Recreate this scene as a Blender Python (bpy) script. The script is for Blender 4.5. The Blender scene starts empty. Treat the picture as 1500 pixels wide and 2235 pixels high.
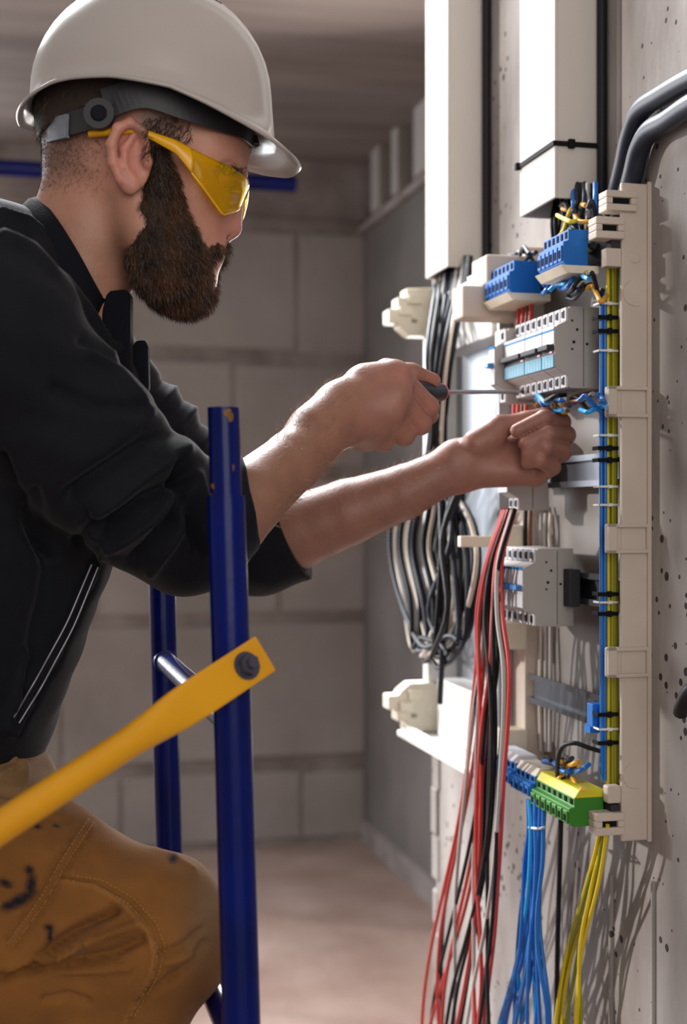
import bpy, bmesh, math, random
import numpy as np
from mathutils import Vector, Matrix

# ------------------------------------------------------------------ camera, world, lights
scene = bpy.context.scene
COL = scene.collection
CAM_Z, F = 1.30, 3000.0                       # eye height; focal length in pixels of the 1500 px wide frame
cam_d = bpy.data.cameras.new('camera'); cam = bpy.data.objects.new('camera', cam_d); COL.objects.link(cam)
cam.location = (0, 0, CAM_Z); cam.rotation_euler = (math.pi/2, 0, 0)
cam_d.sensor_fit = 'HORIZONTAL'; cam_d.sensor_width = 24.0; cam_d.lens = F/1500*24.0
cam_d.clip_start = 0.05; cam_d.clip_end = 60
cam_d.dof.use_dof = True; cam_d.dof.focus_distance = 1.36; cam_d.dof.aperture_fstop = 4.5
scene.camera = cam
vs = scene.view_settings
vs.view_transform = 'Standard'; vs.look = 'None'; vs.gamma = 1; vs.use_curve_mapping = False; vs.exposure = 0.12

world = bpy.data.worlds.new('world'); scene.world = world; world.use_nodes = True
bg = world.node_tree.nodes['Background']; bg.inputs[0].default_value = (1.0, 0.93, 0.87, 1); bg.inputs[1].default_value = 0.48

# the room follows the wall that carries the panel: u runs along it away from the camera, v out of it, z up
CU, SU = 0.9724, 0.2334
PHI = math.atan2(CU, -SU)
WO = Vector((0.335, 1.5, CAM_Z))
WM = Matrix.Translation(WO) @ Matrix.Rotation(PHI, 4, 'Z')
def W(u, v, z): return WM @ Vector((u, v, z))

sun_d = bpy.data.lights.new('sun', 'SUN'); sun = bpy.data.objects.new('sun', sun_d); COL.objects.link(sun)
sun_d.energy = 2.5; sun_d.angle = math.radians(1.6); sun_d.color = (1.0, 0.95, 0.9)
_d = (WM.to_3x3() @ Vector((-0.55, -0.80, -0.24))).normalized()      # low sun through the open bay at the far left
sun.rotation_euler = _d.to_track_quat('-Z', 'Y').to_euler(); sun.location = W(5, 3, 2)

def area(name, loc, to, sx, sy, power, color):
    d = bpy.data.lights.new(name, 'AREA'); d.shape = 'RECTANGLE'; d.size = sx; d.size_y = sy; d.energy = power; d.color = color
    o = bpy.data.objects.new(name, d); COL.objects.link(o); o.location = loc
    o.rotation_euler = (Vector(to)-Vector(loc)).to_track_quat('-Z', 'Y').to_euler(); return o
area('daylight_open_bay', W(3.9, 2.25, 0.55), W(0.0, 0.5, 0.0), 2.0, 1.5, 110, (0.92, 0.96, 1.0))      # bay in the back wall, left of the frame
area('added_fill_behind_camera', (0.75, -2.2, 1.95), (0.0, 1.5, 1.25), 2.4, 2.0, 47, (1.0, 0.95, 0.9))   # added fill light behind the camera, no known window there
area('added_rim_light_above', (-0.75, 3.0, 3.05), (-0.1, 1.35, 1.25), 1.3, 0.8, 125, (0.95, 0.97, 1.0))   # added rim light from above and behind the man
area('added_rim_light_right', W(2.35, -0.60, 0.35), W(-0.1, 0.5, 0.1), 0.8, 1.1, 45, (1.0, 0.95, 0.9))  # added rim light hidden behind the pier, no known window

# ------------------------------------------------------------------ helpers
def A(px, py, Y): return Vector(((px-750)/F*Y, Y, CAM_Z+(1117.5-py)/F*Y))
def P(px, py, v):                                # photo position at depth v off the wall -> wall coordinates
    k = (px-750)/F
    u = (0.335-CU*v-k*(1.5-SU*v))/(SU+CU*k)
    Y = 1.5+CU*u-SU*v
    return Vector((u, v, (1117.5-py)/F*Y))

def PU(px, py, u):                               # the same for a known u
    k = (px-750)/F
    v = (0.335-SU*u-k*(1.5+CU*u))/(CU-SU*k)
    return Vector((u, v, (1117.5-py)/F*(1.5+CU*u-SU*v)))
def srgb(r, g, b):
    f = lambda c: (c/255/12.92) if c <= 10 else ((c/255+0.055)/1.055)**2.4
    return (f(r), f(g), f(b), 1)
MATS = {}
def mat(name, color, rough=0.5, metal=0.0, noise=0.0, nscale=20, bump=0.0, bscale=60, color2=None, spec=0.5, stretch=None, detail=4, **kw):
    m = bpy.data.materials.new(name); m.use_nodes = True; nt = m.node_tree; b = nt.nodes['Principled BSDF']
    b.inputs['Base Color'].default_value = color; b.inputs['Roughness'].default_value = rough; b.inputs['Metallic'].default_value = metal
    b.inputs['Specular IOR Level'].default_value = spec
    for k, v in kw.items(): b.inputs[k.replace('_', ' ')].default_value = v
    tc = nt.nodes.new('ShaderNodeTexCoord'); mp = nt.nodes.new('ShaderNodeMapping')
    nt.links.new(tc.outputs['Object'], mp.inputs[0])
    if stretch: mp.inputs['Scale'].default_value = stretch
    if noise or color2:
        n = nt.nodes.new('ShaderNodeTexNoise'); n.inputs['Scale'].default_value = nscale; n.inputs['Detail'].default_value = detail
        nt.links.new(mp.outputs[0], n.inputs['Vector'])
        r = nt.nodes.new('ShaderNodeValToRGB'); r.color_ramp.elements[0].position = 0.35; r.color_ramp.elements[1].position = 0.68
        c2 = color2 or tuple(c*(1-noise) for c in color[:3])+(1,)
        r.color_ramp.elements[0].color = c2; r.color_ramp.elements[1].color = color
        nt.links.new(n.outputs[0], r.inputs[0]); nt.links.new(r.outputs[0], b.inputs['Base Color'])
    if bump:
        n2 = nt.nodes.new('ShaderNodeTexNoise'); n2.inputs['Scale'].default_value = bscale; n2.inputs['Detail'].default_value = 5
        nt.links.new(mp.outputs[0], n2.inputs['Vector'])
        bp = nt.nodes.new('ShaderNodeBump'); bp.inputs['Strength'].default_value = bump; bp.inputs['Distance'].default_value = 0.004
        nt.links.new(n2.outputs[0], bp.inputs['Height']); nt.links.new(bp.outputs[0], b.inputs['Normal'])
    MATS[name] = m; return m

def concrete(name, c1, c2, pores=True, scale=3.0, stretch=(1, 1, 1)):
    m = mat(name, c1, rough=0.9, color2=c2, nscale=scale, bump=0.8, bscale=30, stretch=stretch, detail=10, spec=0.2)
    if pores:
        nt = m.node_tree; b = nt.nodes['Principled BSDF']
        old = b.inputs['Base Color'].links[0].from_socket
        tc = nt.nodes.new('ShaderNodeTexCoord')
        v = nt.nodes.new('ShaderNodeTexVoronoi'); v.inputs['Scale'].default_value = 56
        nz = nt.nodes.new('ShaderNodeTexNoise'); nz.inputs['Scale'].default_value = 9
        nt.links.new(tc.outputs['Object'], v.inputs['Vector']); nt.links.new(tc.outputs['Object'], nz.inputs['Vector'])
        ma = nt.nodes.new('ShaderNodeMath'); ma.operation = 'MULTIPLY_ADD'; ma.inputs[1].default_value = 0.95; ma.inputs[2].default_value = -0.36
        nt.links.new(nz.outputs[0], ma.inputs[0])
        lt = nt.nodes.new('ShaderNodeMath'); lt.operation = 'LESS_THAN'; nt.links.new(v.outputs['Distance'], lt.inputs[0]); nt.links.new(ma.outputs[0], lt.inputs[1])
        mx = nt.nodes.new('ShaderNodeMix'); mx.data_type = 'RGBA'
        nt.links.new(lt.outputs[0], mx.inputs['Factor']); nt.links.new(old, mx.inputs['A']); mx.inputs['B'].default_value = tuple(c*0.25 for c in c2[:3])+(1,)
        nt.links.new(mx.outputs['Result'], b.inputs['Base Color'])
    return m

concrete('wall_concrete', (0.42, 0.39, 0.375, 1), (0.21, 0.185, 0.175, 1), scale=6, stretch=(1, 1, 0.45))
concrete('back_concrete', (0.36, 0.325, 0.31, 1), (0.27, 0.24, 0.225, 1), pores=False, scale=2.2)
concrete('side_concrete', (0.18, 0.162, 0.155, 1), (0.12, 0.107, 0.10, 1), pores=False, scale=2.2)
concrete('mortar', (0.31, 0.27, 0.255, 1), (0.19, 0.16, 0.15, 1), pores=False, scale=6)
concrete('ceiling_concrete', (0.25, 0.205, 0.185, 1), (0.15, 0.12, 0.108, 1), pores=False, scale=2.0, stretch=(3, 0.35, 1))
concrete('floor_concrete', (0.33, 0.245, 0.21, 1), (0.22, 0.145, 0.12, 1), pores=False, scale=2.5)
mat('beige_plastic', (0.60, 0.515, 0.44, 1), rough=0.55, spec=0.3, noise=0.10, nscale=14, bump=0.05)
mat('cream_plastic', (0.80, 0.74, 0.60, 1), rough=0.45, noise=0.15, nscale=25)
mat('white_plastic', (0.80, 0.79, 0.77, 1), rough=0.35)
mat('trunking_plastic', (0.62, 0.575, 0.53, 1), rough=0.6, spec=0.2, noise=0.05, nscale=4)
mat('trunking_inside', (0.30, 0.24, 0.21, 1), rough=0.7)
mat('device_grey', (0.38, 0.35, 0.33, 1), rough=0.5, noise=0.05, nscale=30)
mat('device_white', (0.62, 0.62, 0.66, 1), rough=0.7, spec=0.12)
mat('hole_black', (0.012, 0.012, 0.015, 1), rough=0.8, spec=0.05)
mat('toggle_grey', (0.035, 0.035, 0.042, 1), rough=0.6, spec=0.2)
mat('blue_stripe', (0.015, 0.20, 0.48, 1), rough=0.7, spec=0.1)
mat('label_blue', (0.20, 0.42, 0.56, 1), rough=0.7, spec=0.12)
mat('toggle_blue', (0.02, 0.17, 0.50, 1), rough=0.4)
mat('red_mark', (0.65, 0.12, 0.14, 1), rough=0.4)
mat('terminal_blue', (0.008, 0.13, 0.46, 1), rough=0.5, spec=0.25)
mat('terminal_green', (0.03, 0.20, 0.012, 1), rough=0.4)
mat('terminal_yellow', (0.62, 0.55, 0.015, 1), rough=0.4)
mat('plate_grey', (0.25, 0.222, 0.208, 1), rough=0.55, noise=0.2, nscale=9, spec=0.3)
mat('din_steel', (0.075, 0.078, 0.092, 1), rough=0.35, metal=0.85)
mat('sheet_steel', (0.33, 0.35, 0.39, 1), rough=0.40, metal=0.9, noise=0.12, nscale=6, stretch=(6, 1, 0.6))
mat('wire_red', (0.55, 0.055, 0.05, 1), rough=0.4)
mat('wire_black', (0.012, 0.012, 0.015, 1), rough=0.5, spec=0.25)
mat('wire_navy', (0.016, 0.020, 0.036, 1), rough=0.45, spec=0.35)
mat('wire_grey', (0.45, 0.42, 0.40, 1), rough=0.45)
mat('wire_cream', (0.66, 0.60, 0.52, 1), rough=0.45)
mat('wire_blue', (0.012, 0.15, 0.52, 1), rough=0.35)
mat('wire_sky', (0.02, 0.36, 0.78, 1), rough=0.35)
mat('wire_yellow', (0.72, 0.54, 0.015, 1), rough=0.4)
mat('wire_olive', (0.27, 0.29, 0.012, 1), rough=0.4)
mat('wire_orange', (0.72, 0.36, 0.03, 1), rough=0.4)
mat('wire_brown', (0.16, 0.065, 0.03, 1), rough=0.4)
mat('tie_black', (0.008, 0.008, 0.010, 1), rough=0.7, spec=0.1)
mat('tie_white', (0.72, 0.72, 0.70, 1), rough=0.4)
mat('blue_paint', (0.0012, 0.008, 0.125, 1), rough=0.22, spec=0.18, color2=(0.002, 0.006, 0.075, 1), nscale=18, bump=0.12, bscale=30)
mat('yellow_paint', (0.72, 0.34, 0.002, 1), rough=0.35, color2=(0.62, 0.27, 0.002, 1), nscale=8, bump=0.05)
mat('rust', (0.24, 0.10, 0.02, 1), rough=0.8, noise=0.5, nscale=90)
mat('bolt_steel', (0.10, 0.10, 0.14, 1), rough=0.4, metal=0.8)
mat('bright_steel', (0.42, 0.40, 0.40, 1), rough=0.35, metal=0.9)
mat('handle_black', (0.012, 0.012, 0.014, 1), rough=0.45)
mat('wood', (0.42, 0.28, 0.15, 1), rough=0.7, noise=0.3, nscale=8, stretch=(1, 8, 8))

def link(o, parent=None):
    COL.objects.link(o)
    if parent is not None: o.parent = parent
    return o
def tag(o, label=None, cat=None, group=None, kind=None):
    if label: o['label'] = label
    if cat: o['category'] = cat
    if group: o['group'] = group
    if kind: o['kind'] = kind
    return o
class MB:
    def __init__(s): s.v = []; s.f = []; s.sm = []
    def add(s, vs, fs, smooth=False):
        n = len(s.v); s.v += [tuple(v) for v in vs]; s.f += [tuple(i+n for i in f) for f in fs]; s.sm += [smooth]*len(fs); return s
    def box(s, a, b):
        x0, y0, z0 = (min(a[i], b[i]) for i in range(3)); x1, y1, z1 = (max(a[i], b[i]) for i in range(3))
        return s.add([(x0,y0,z0),(x1,y0,z0),(x1,y1,z0),(x0,y1,z0),(x0,y0,z1),(x1,y0,z1),(x1,y1,z1),(x0,y1,z1)],
                     [(0,3,2,1),(4,5,6,7),(0,1,5,4),(1,2,6,5),(2,3,7,6),(3,0,4,7)])
    def prism(s, poly, u0, u1, axis=0):          # poly (counter-clockwise in the other two axes), extruded along axis
        n = len(poly)
        def pt(p, w): return (w, p[0], p[1]) if axis == 0 else ((p[1], w, p[0]) if axis == 1 else (p[0], p[1], w))
        vs = [pt(p, u0) for p in poly]+[pt(p, u1) for p in poly]
        fs = [tuple(range(n-1, -1, -1)), tuple(range(n, 2*n))]+[(i, (i+1) % n, (i+1) % n+n, i+n) for i in range(n)]
        return s.add(vs, fs)
    def tube(s, pts, r, n=8, cap=True):
        pts = [Vector(p) for p in pts]; m = len(pts)
        rs = r if hasattr(r, '__len__') else [r]*m
        vs = []; nrm = None
        for i, p in enumerate(pts):
            t = (pts[min(i+1, m-1)]-pts[max(i-1, 0)]).normalized()
            if nrm is None: nrm = t.orthogonal().normalized()
            nrm = (nrm-t*nrm.dot(t)).normalized(); bn = t.cross(nrm)
            for k in range(n):
                a = 2*math.pi*k/n; vs.append(p+(nrm*math.cos(a)+bn*math.sin(a))*rs[i])
        fs = [(i*n+k, i*n+(k+1) % n, (i+1)*n+(k+1) % n, (i+1)*n+k) for i in range(m-1) for k in range(n)]
        s.add(vs, fs, True)
        if cap: s.add(vs[:n], [tuple(range(n-1, -1, -1))]); s.add(vs[-n:], [tuple(range(n))])
        return s
    def build(s, name, material, parent=None, origin=(0, 0, 0), wall=False, bevel=0.0, seg=2):
        o = Vector(origin); me = bpy.data.meshes.new(name)
        me.from_pydata([tuple(Vector(v)-o) for v in s.v], [], s.f); me.update()
        me.polygons.foreach_set('use_smooth', s.sm)
        me.materials.append(MATS[material]); ob = bpy.data.objects.new(name, me); link(ob, parent)
        if parent is None:
            ob.location = (WM @ o) if wall else o
            if wall: ob.rotation_euler = (0, 0, PHI)
        else: ob.location = (0, 0, 0)
        if bevel:
            b = ob.modifiers.new('bevel', 'BEVEL'); b.width = bevel; b.segments = seg; b.limit_method = 'ANGLE'; b.angle_limit = 0.6
        return ob
def empty(name, origin, wall=False):
    o = bpy.data.objects.new(name, None); COL.objects.link(o); o.empty_display_size = 0.05
    o.location = (WM @ Vector(origin)) if wall else Vector(origin)
    if wall: o.rotation_euler = (0, 0, PHI)
    return o
def spline(pts, step=6):                          # Catmull-Rom through the points
    p = [Vector(q) for q in pts]; p = [p[0]*2-p[1]]+p+[p[-1]*2-p[-2]]; out = []
    for i in range(1, len(p)-2):
        for k in range(step):
            t = k/step
            out.append(0.5*((2*p[i])+(p[i+1]-p[i-1])*t+(2*p[i-1]-5*p[i]+4*p[i+1]-p[i+2])*t*t+(3*p[i]-p[i-1]-3*p[i+1]+p[i+2])*t**3))
    out.append(p[-2]); return out
def interp(x, xs, ys): return float(np.interp(x, xs, ys))
R = random.Random(7)

# ------------------------------------------------------------------ the setting (wall coordinates)
ZF = -CAM_Z; ZC = 1.35; UB = 3.89; VR = -0.68
tag(MB().box((-2.5, VR-0.3, ZF-0.1), (UB+0.3, 4.5, ZF)).build('floor', 'floor_concrete', wall=True), 'brown grey bare concrete floor', kind='structure')
tag(MB().box((2.05, VR-0.3, ZC), (UB+0.3, 1.6, ZC+0.15)).build('ceiling', 'ceiling_concrete', wall=True), 'dark board-marked concrete ceiling', kind='structure')
wr = MB().box((-1.2, -0.30, ZF), (0.788, 0, 1.9)).build('wall_right', 'wall_concrete', wall=True, bevel=0.006)
tag(wr, 'pitted raw concrete wall carrying the panel', kind='structure')
pat = MB()
for k in range(26):                               # broken, lumpy far edge of the wall
    z = ZF+0.02+k*0.075; d = R.uniform(0.004, 0.016)
    pat.box((0.775-R.uniform(0, 0.03), -0.03, z), (0.79+d, R.uniform(0.001, 0.006), z+R.uniform(0.05, 0.09)))
pat.build('chipped_edge', 'wall_concrete', wr, bevel=0.004)
# wall seams and the lighter formwork strip above the panel
for (uu, z0, z1, w) in ((0.075, 0.30, 1.9, 0.004), (-0.012, ZF, -0.40, 0.003), (0.095, ZF, -0.42, 0.005)):
    MB().box((uu, -0.001, z0), (uu+w, 0.004, z1)).build('formwork_seam', 'wall_concrete', wr)
# back wall: big blocks with smeared mortar
wb = tag(MB().box((UB, VR-0.3, ZF), (UB+0.25, 1.2, ZC)).build('wall_back', 'mortar', wall=True), 'blurred block wall at the far end of the room', kind='structure')
rows = [ZF, -0.985, -0.413, 0.16, 0.60, 1.12]
for i in range(5):
    z0, z1 = rows[i]+0.03, rows[i+1]-0.03
    edges = ([-0.68, -0.42, 0.28, 0.95, 1.2], [-0.68, -0.20, 0.50, 1.2], [-0.68, -0.33, 0.37, 1.0, 1.2], [-0.68, -0.15, 0.55, 1.2], [-0.68, -0.40, 0.30, 1.0, 1.2])[i]
    for a, b in zip(edges[:-1], edges[1:]):
        MB().box((UB-0.004-R.uniform(0, 0.006), a+0.008, z0+R.uniform(-.008, .008)), (UB+0.05, b-0.008, z1+R.uniform(-.008, .008))).build('concrete_block', 'back_concrete', wb, bevel=0.004)
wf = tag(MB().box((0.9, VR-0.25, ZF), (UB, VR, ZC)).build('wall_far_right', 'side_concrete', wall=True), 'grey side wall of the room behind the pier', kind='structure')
tag(MB().box((-2.5, 1.5, ZF), (1.0, 1.6, 0.83)).build('added_shade_wall', 'back_concrete', wall=True), 'unseen partition added to keep the sun off the near wall', kind='structure')  # out of view, added to block the sun beside the panel
tag(MB().box((UB-0.10, VR, 1.14), (UB, 1.2, ZC)).build('ceiling_beam', 'mortar', wall=True), 'dark concrete beam under the ceiling at the far wall', kind='structure')
for k, (u0, u1) in enumerate(((2.9, 3.05), (3.25, 3.33), (3.5, 3.62))):
    MB().box((u0, VR, 1.12), (u1, VR+0.05, ZC)).build('trim_%d' % (k+1), 'back_concrete', wall=True)['kind'] = 'structure'
tag(MB().box((2.7, VR, 1.10), (UB, VR+0.03, 1.125)).build('trim_4', 'mortar', wall=True), kind='structure')
tag(MB().box((1.0, VR, ZF), (UB, VR+0.02, ZF+0.08)).build('baseboard_far_right', 'mortar', wall=True), kind='structure')
# blue scaffold tube under the ceiling
e = empty('background_scaffold', W(3.0, 2.2, ZF)); tag(e, 'blurred blue scaffold tube running under the ceiling behind the man', 'scaffold')
def wl(o, pts): return [WM @ Vector(p)-o.location for p in pts]
MB().tube(wl(e, [(3.0, -0.215, 1.065), (3.0, 2.3, 1.065)]), 0.026, 14).build('tube', 'blue_paint', e)
for vv in (1.35, 2.2): MB().tube(wl(e, [(3.05, vv, ZF), (3.05, vv, 1.25)]), 0.026, 14).build('post', 'blue_paint', e)

# ------------------------------------------------------------------ trunking, conduits
def trunking(u0, u1, z0, label):
    e = empty('cable_trunking', (u0, 0, z0), True); tag(e, label, 'trunking', 'cable trunking on the wall')
    o = (u0, 0, z0); D = 0.064
    m = MB(); t = 0.003; z1 = 1.9
    m.box((u0, 0, z0), (u0+t, D-0.004, z1)); m.box((u1-t, 0, z0), (u1, D-0.004, z1)); m.box((u0+t, 0, z0), (u1-t, t, z1))
    m.build('channel', 'trunking_plastic', e, o)
    MB().box((u0-0.001, D-0.004, z0), (u1+0.001, D, z1)).build('cover', 'trunking_plastic', e, o, bevel=0.0012)
    MB().box((u0+t, t, z0+0.02), (u1-t, 0.02, z0+0.05)).build('inner_strap', 'trunking_inside', e, o)
    return e
trunking(0.117, 0.229, 0.366, 'beige cable trunking with a black tie around it, above the breakers')
trunking(0.523, 0.631, 0.356, 'beige cable trunking farther along the wall, no tie around it')

def wire(name, pts, r, m, label, cat='wire', group=None, step=6, n=7, wall=True):
    q = spline(pts, step) if len(pts) > 2 else pts
    return tag(MB().tube(q, r, n).build(name, m, None, q[0], wall), label, cat, group)
wire('cable', [(0.112, 0.007, 0.36), (0.112, 0.007, 1.9)], 0.006, 'wire_black', 'black cable running up the right side of the tied trunking', 'cable')
wire('cable', [(0.516, 0.007, 0.30), (0.516, 0.007, 1.9)], 0.0065, 'wire_black', 'black cable running up beside the farther trunking', 'cable')
for (pts, lab) in (([(1660, 95), (1520, 165), (1450, 205), (1400, 240), (1375, 300), (1362, 360), (1346, 425), (1335, 470)], 'upper of two thick black conduits bending down into the panel'),
                   ([(1660, 150), (1520, 222), (1460, 262), (1420, 285), (1396, 325), (1382, 380), (1368, 430), (1352, 480)], 'lower of two thick black conduits bending down into the panel')):
    wire('conduit', [P(x, y, 0.016) for x, y in pts], 0.0115, 'wire_navy', lab, 'conduit', 'black conduits at the upper right', n=12)
wire('cable', [P(1560, 1470, 0.012), P(1510, 1505, 0.014), P(1490, 1540, 0.014), P(1486, 1556, 0.012)], 0.008, 'wire_black', 'end of a black cable on the wall at the right edge', 'cable', n=10)
# tie around the trunking
e = empty('cable_tie', (0.116, 0.066, 0.43), True); tag(e, 'black cable tie strapped around the trunking', 'cable tie'); o = (0.116, 0.066, 0.43)
MB().box((0.114, 0.0, 0.426), (0.1165, 0.066, 0.4315)).box((0.114, 0.0645, 0.426), (0.232, 0.0667, 0.4315)).build('strap', 'tie_black', e, o)
MB().box((0.111, 0.040, 0.4235), (0.1165, 0.048, 0.434)).build('lock_head', 'tie_black', e, o, bevel=0.001)
MB().box((0.226, 0.064, 0.4245), (0.233, 0.070, 0.4335)).build('tail', 'tie_black', e, o, bevel=0.001)

# ------------------------------------------------------------------ distribution box
box = empty('distribution_box', (0, 0, -0.36), True); BO = (0, 0, -0.36)
tag(box, 'open wall distribution box, beige frame rails, steel back plate and mounting rails', 'electrical panel')
def bpart(mb, name, m, bevel=0.0, parent=None): return mb.build(name, m, parent or box, BO, bevel=bevel)
zp = lambda y, Y=1.5: (1117.5-y)/F*Y
bpart(MB().box((0.0, 0.0, -0.358), (0.006, 0.034, 0.358)), 'side_rail', 'beige_plastic', 0.002)
bpart(MB().box((-0.004, 0.0, -0.359), (0.0, 0.0045, 0.3595)), 'rail_lip', 'beige_plastic', 0.0008)
def slot_tab(y0, y1, v0, v1):
    z0, z1 = zp(y1), zp(y0); zc = (z0+z1)/2; vc = (v0+v1)/2; b = 0.0075; m = MB()
    m.box((-0.006, v0, z0), (0.016, v1, zc-0.0035)); m.box((-0.006, v0, zc+0.0035), (0.016, v1, z1))
    m.box((-0.006, v0, zc-0.0035), (0.016, v0+b, zc+0.0035)); m.box((-0.006, v1-b, zc-0.0035), (0.016, v1, zc+0.0035))
    t = bpart(m, 'slotted_tab', 'beige_plastic', 0.0012)
    bpart(MB().box((-0.001, v0+b, zc-0.0035), (0.012, v1-b, zc+0.0035)), 'slot', 'hole_black', parent=t)
slot_tab(422, 466, 0.018, 0.054); slot_tab(480, 527, 0.033, 0.066); slot_tab(1768, 1816, 0.033, 0.066)
for y0, y1 in ((845, 912), (1143, 1207), (1411, 1476)):
    z0, z1 = zp(y1), zp(y0); m = MB()
    m.box((0.0, 0.033, z0), (0.008, 0.051, z1)); t = bpart(m, 'side_tab', 'beige_plastic', 0.002)
    m = MB(); e_ = 0.004
    for a, b in (((0.004, z0), (0.051, z0+e_)), ((0.004, z1-e_), (0.051, z1)), ((0.041, z0), (0.051, z1)), ((0.0045, z0), (0.006, z1))):
        m.box((-0.0045, a[0], a[1]), (0.001, b[0], b[1]))
    bpart(m, 'recess_frame', 'beige_plastic', 0.001, t)
def ring(z):
    pts = [(-0.0002, 0.018+0.0145*math.cos(a), z+0.0145*math.sin(a)) for a in np.linspace(-1.9, 1.2, 18)]
    bpart(MB().tube(pts, 0.0006, 5), 'knockout_ring', 'beige_plastic')
ring(zp(640)); ring(zp(1690))
bpart(MB().prism([(0.018+0.006*math.cos(a), zp(565)+0.006*math.sin(a)) for a in np.linspace(0, 2*math.pi, 12, False)], -0.001, 0.01).box((0.0, 0.034, zp(585)), (0.014, 0.052, zp(545))), 'rail_boss', 'beige_plastic', 0.001)
bpart(MB().box((0.0, 0.034, zp(1750)), (0.014, 0.050, zp(1712))), 'rail_boss', 'beige_plastic', 0.002)
# back plates: near column plate and the shiny one of the far column
bpart(MB().box((0.018, 0.002, -0.352), (0.300, 0.004, 0.352)), 'back_plate', 'plate_grey')
bpart(MB().box((0.345, 0.002, -0.335), (0.640, 0.012, 0.335)).box((0.345, 0.012, -0.335), (0.352, 0.05, 0.30)), 'back_plate', 'sheet_steel', 0.002)
# middle upright with moulded steps
bpart(MB().box((0.300, 0.0, -0.345), (0.345, 0.030, 0.345)), 'middle_rail', 'beige_plastic', 0.002)
for z in (-0.30, -0.16, -0.035, 0.10, 0.22, 0.31):
    bpart(MB().box((0.296, 0.028, z-0.018), (0.332, 0.060, z+0.018)), 'rail_boss', 'cream_plastic', 0.002)
bpart(MB().box((0.300, 0.06, -0.045), (0.312, 0.118, -0.031)), 'cover_peg', 'cream_plastic', 0.001)
bpart(MB().box((0.285, 0.03, 0.292), (0.345, 0.088, 0.330)).box((0.300, 0.03, 0.25), (0.345, 0.115, 0.292)), 'corner_mount', 'beige_plastic', 0.003)
# far frame: ledges and stepped corner mounts
bpart(MB().box((0.31, 0.0, -0.345), (0.665, 0.100, -0.337)).box((0.31, 0.088, -0.345), (0.665, 0.094, -0.325)), 'bottom_ledge', 'white_plastic', 0.001)
bpart(MB().box((0.31, 0.0, 0.325), (0.665, 0.050, 0.333)), 'top_ledge', 'white_plastic', 0.001)
bpart(MB().box((0.640, 0.0, -0.34), (0.665, 0.058, 0.34)), 'far_rail', 'white_plastic', 0.002)
bpart(MB().box((0.36, 0.012, -0.337), (0.60, 0.055, -0.25)), 'inner_shelf', 'white_plastic', 0.002)
bpart(MB().box((0.36, 0.012, 0.235), (0.60, 0.055, 0.325)), 'inner_shelf', 'white_plastic', 0.002)
for s in (1, -1):
    zz = 0.305 if s > 0 else -0.297
    pr = [(0.02, -0.036), (0.088, -0.036), (0.103, -0.024), (0.106, -0.018), (0.122, -0.018), (0.122, 0.004), (0.108, 0.004), (0.108, 0.022), (0.094, 0.022), (0.094, 0.036), (0.02, 0.040)]
    pr = [(a, b*(1 if s > 0 else -1)+zz) for a, b in pr]
    if s < 0: pr = pr[::-1]
    c = bpart(MB().prism(pr, 0.632, 0.668), 'corner_mount', 'cream_plastic', 0.002)
    bpart(MB().box((0.629, 0.078, zz-0.016), (0.633, 0.086, zz-0.011)), 'screw_hole', 'trunking_inside', parent=c)
    bpart(MB().box((0.626, 0.070, zz+0.012), (0.633, 0.092, zz+0.026)), 'moulded_step', 'cream_plastic', 0.001, c)
    bpart(MB().box((0.626, 0.086, zz-0.006), (0.633, 0.106, zz+0.008)), 'moulded_step', 'cream_plastic', 0.001, c)
ROWZ = [0.185, 0.048, -0.089, -0.226]
for z in ROWZ:
    m = MB(); u0, u1 = 0.030, 0.285
    m.box((u0, 0.022, z-0.013), (u1, 0.0235, z+0.013))
    for s in (1, -1):
        m.box((u0, 0.022, z+s*0.0115), (u1, 0.031, z+s*0.013)); m.box((u0, 0.0298, z+s*0.0118), (u1, 0.0312, z+s*0.0185))
    d = bpart(m, 'din_rail', 'din_steel')
    for ua in (u0+0.01, u1-0.03): bpart(MB().box((ua, 0.004, z-0.010), (ua+0.02, 0.022, z+0.010)), 'rail_bracket', 'din_steel', 0.001, d)

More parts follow.
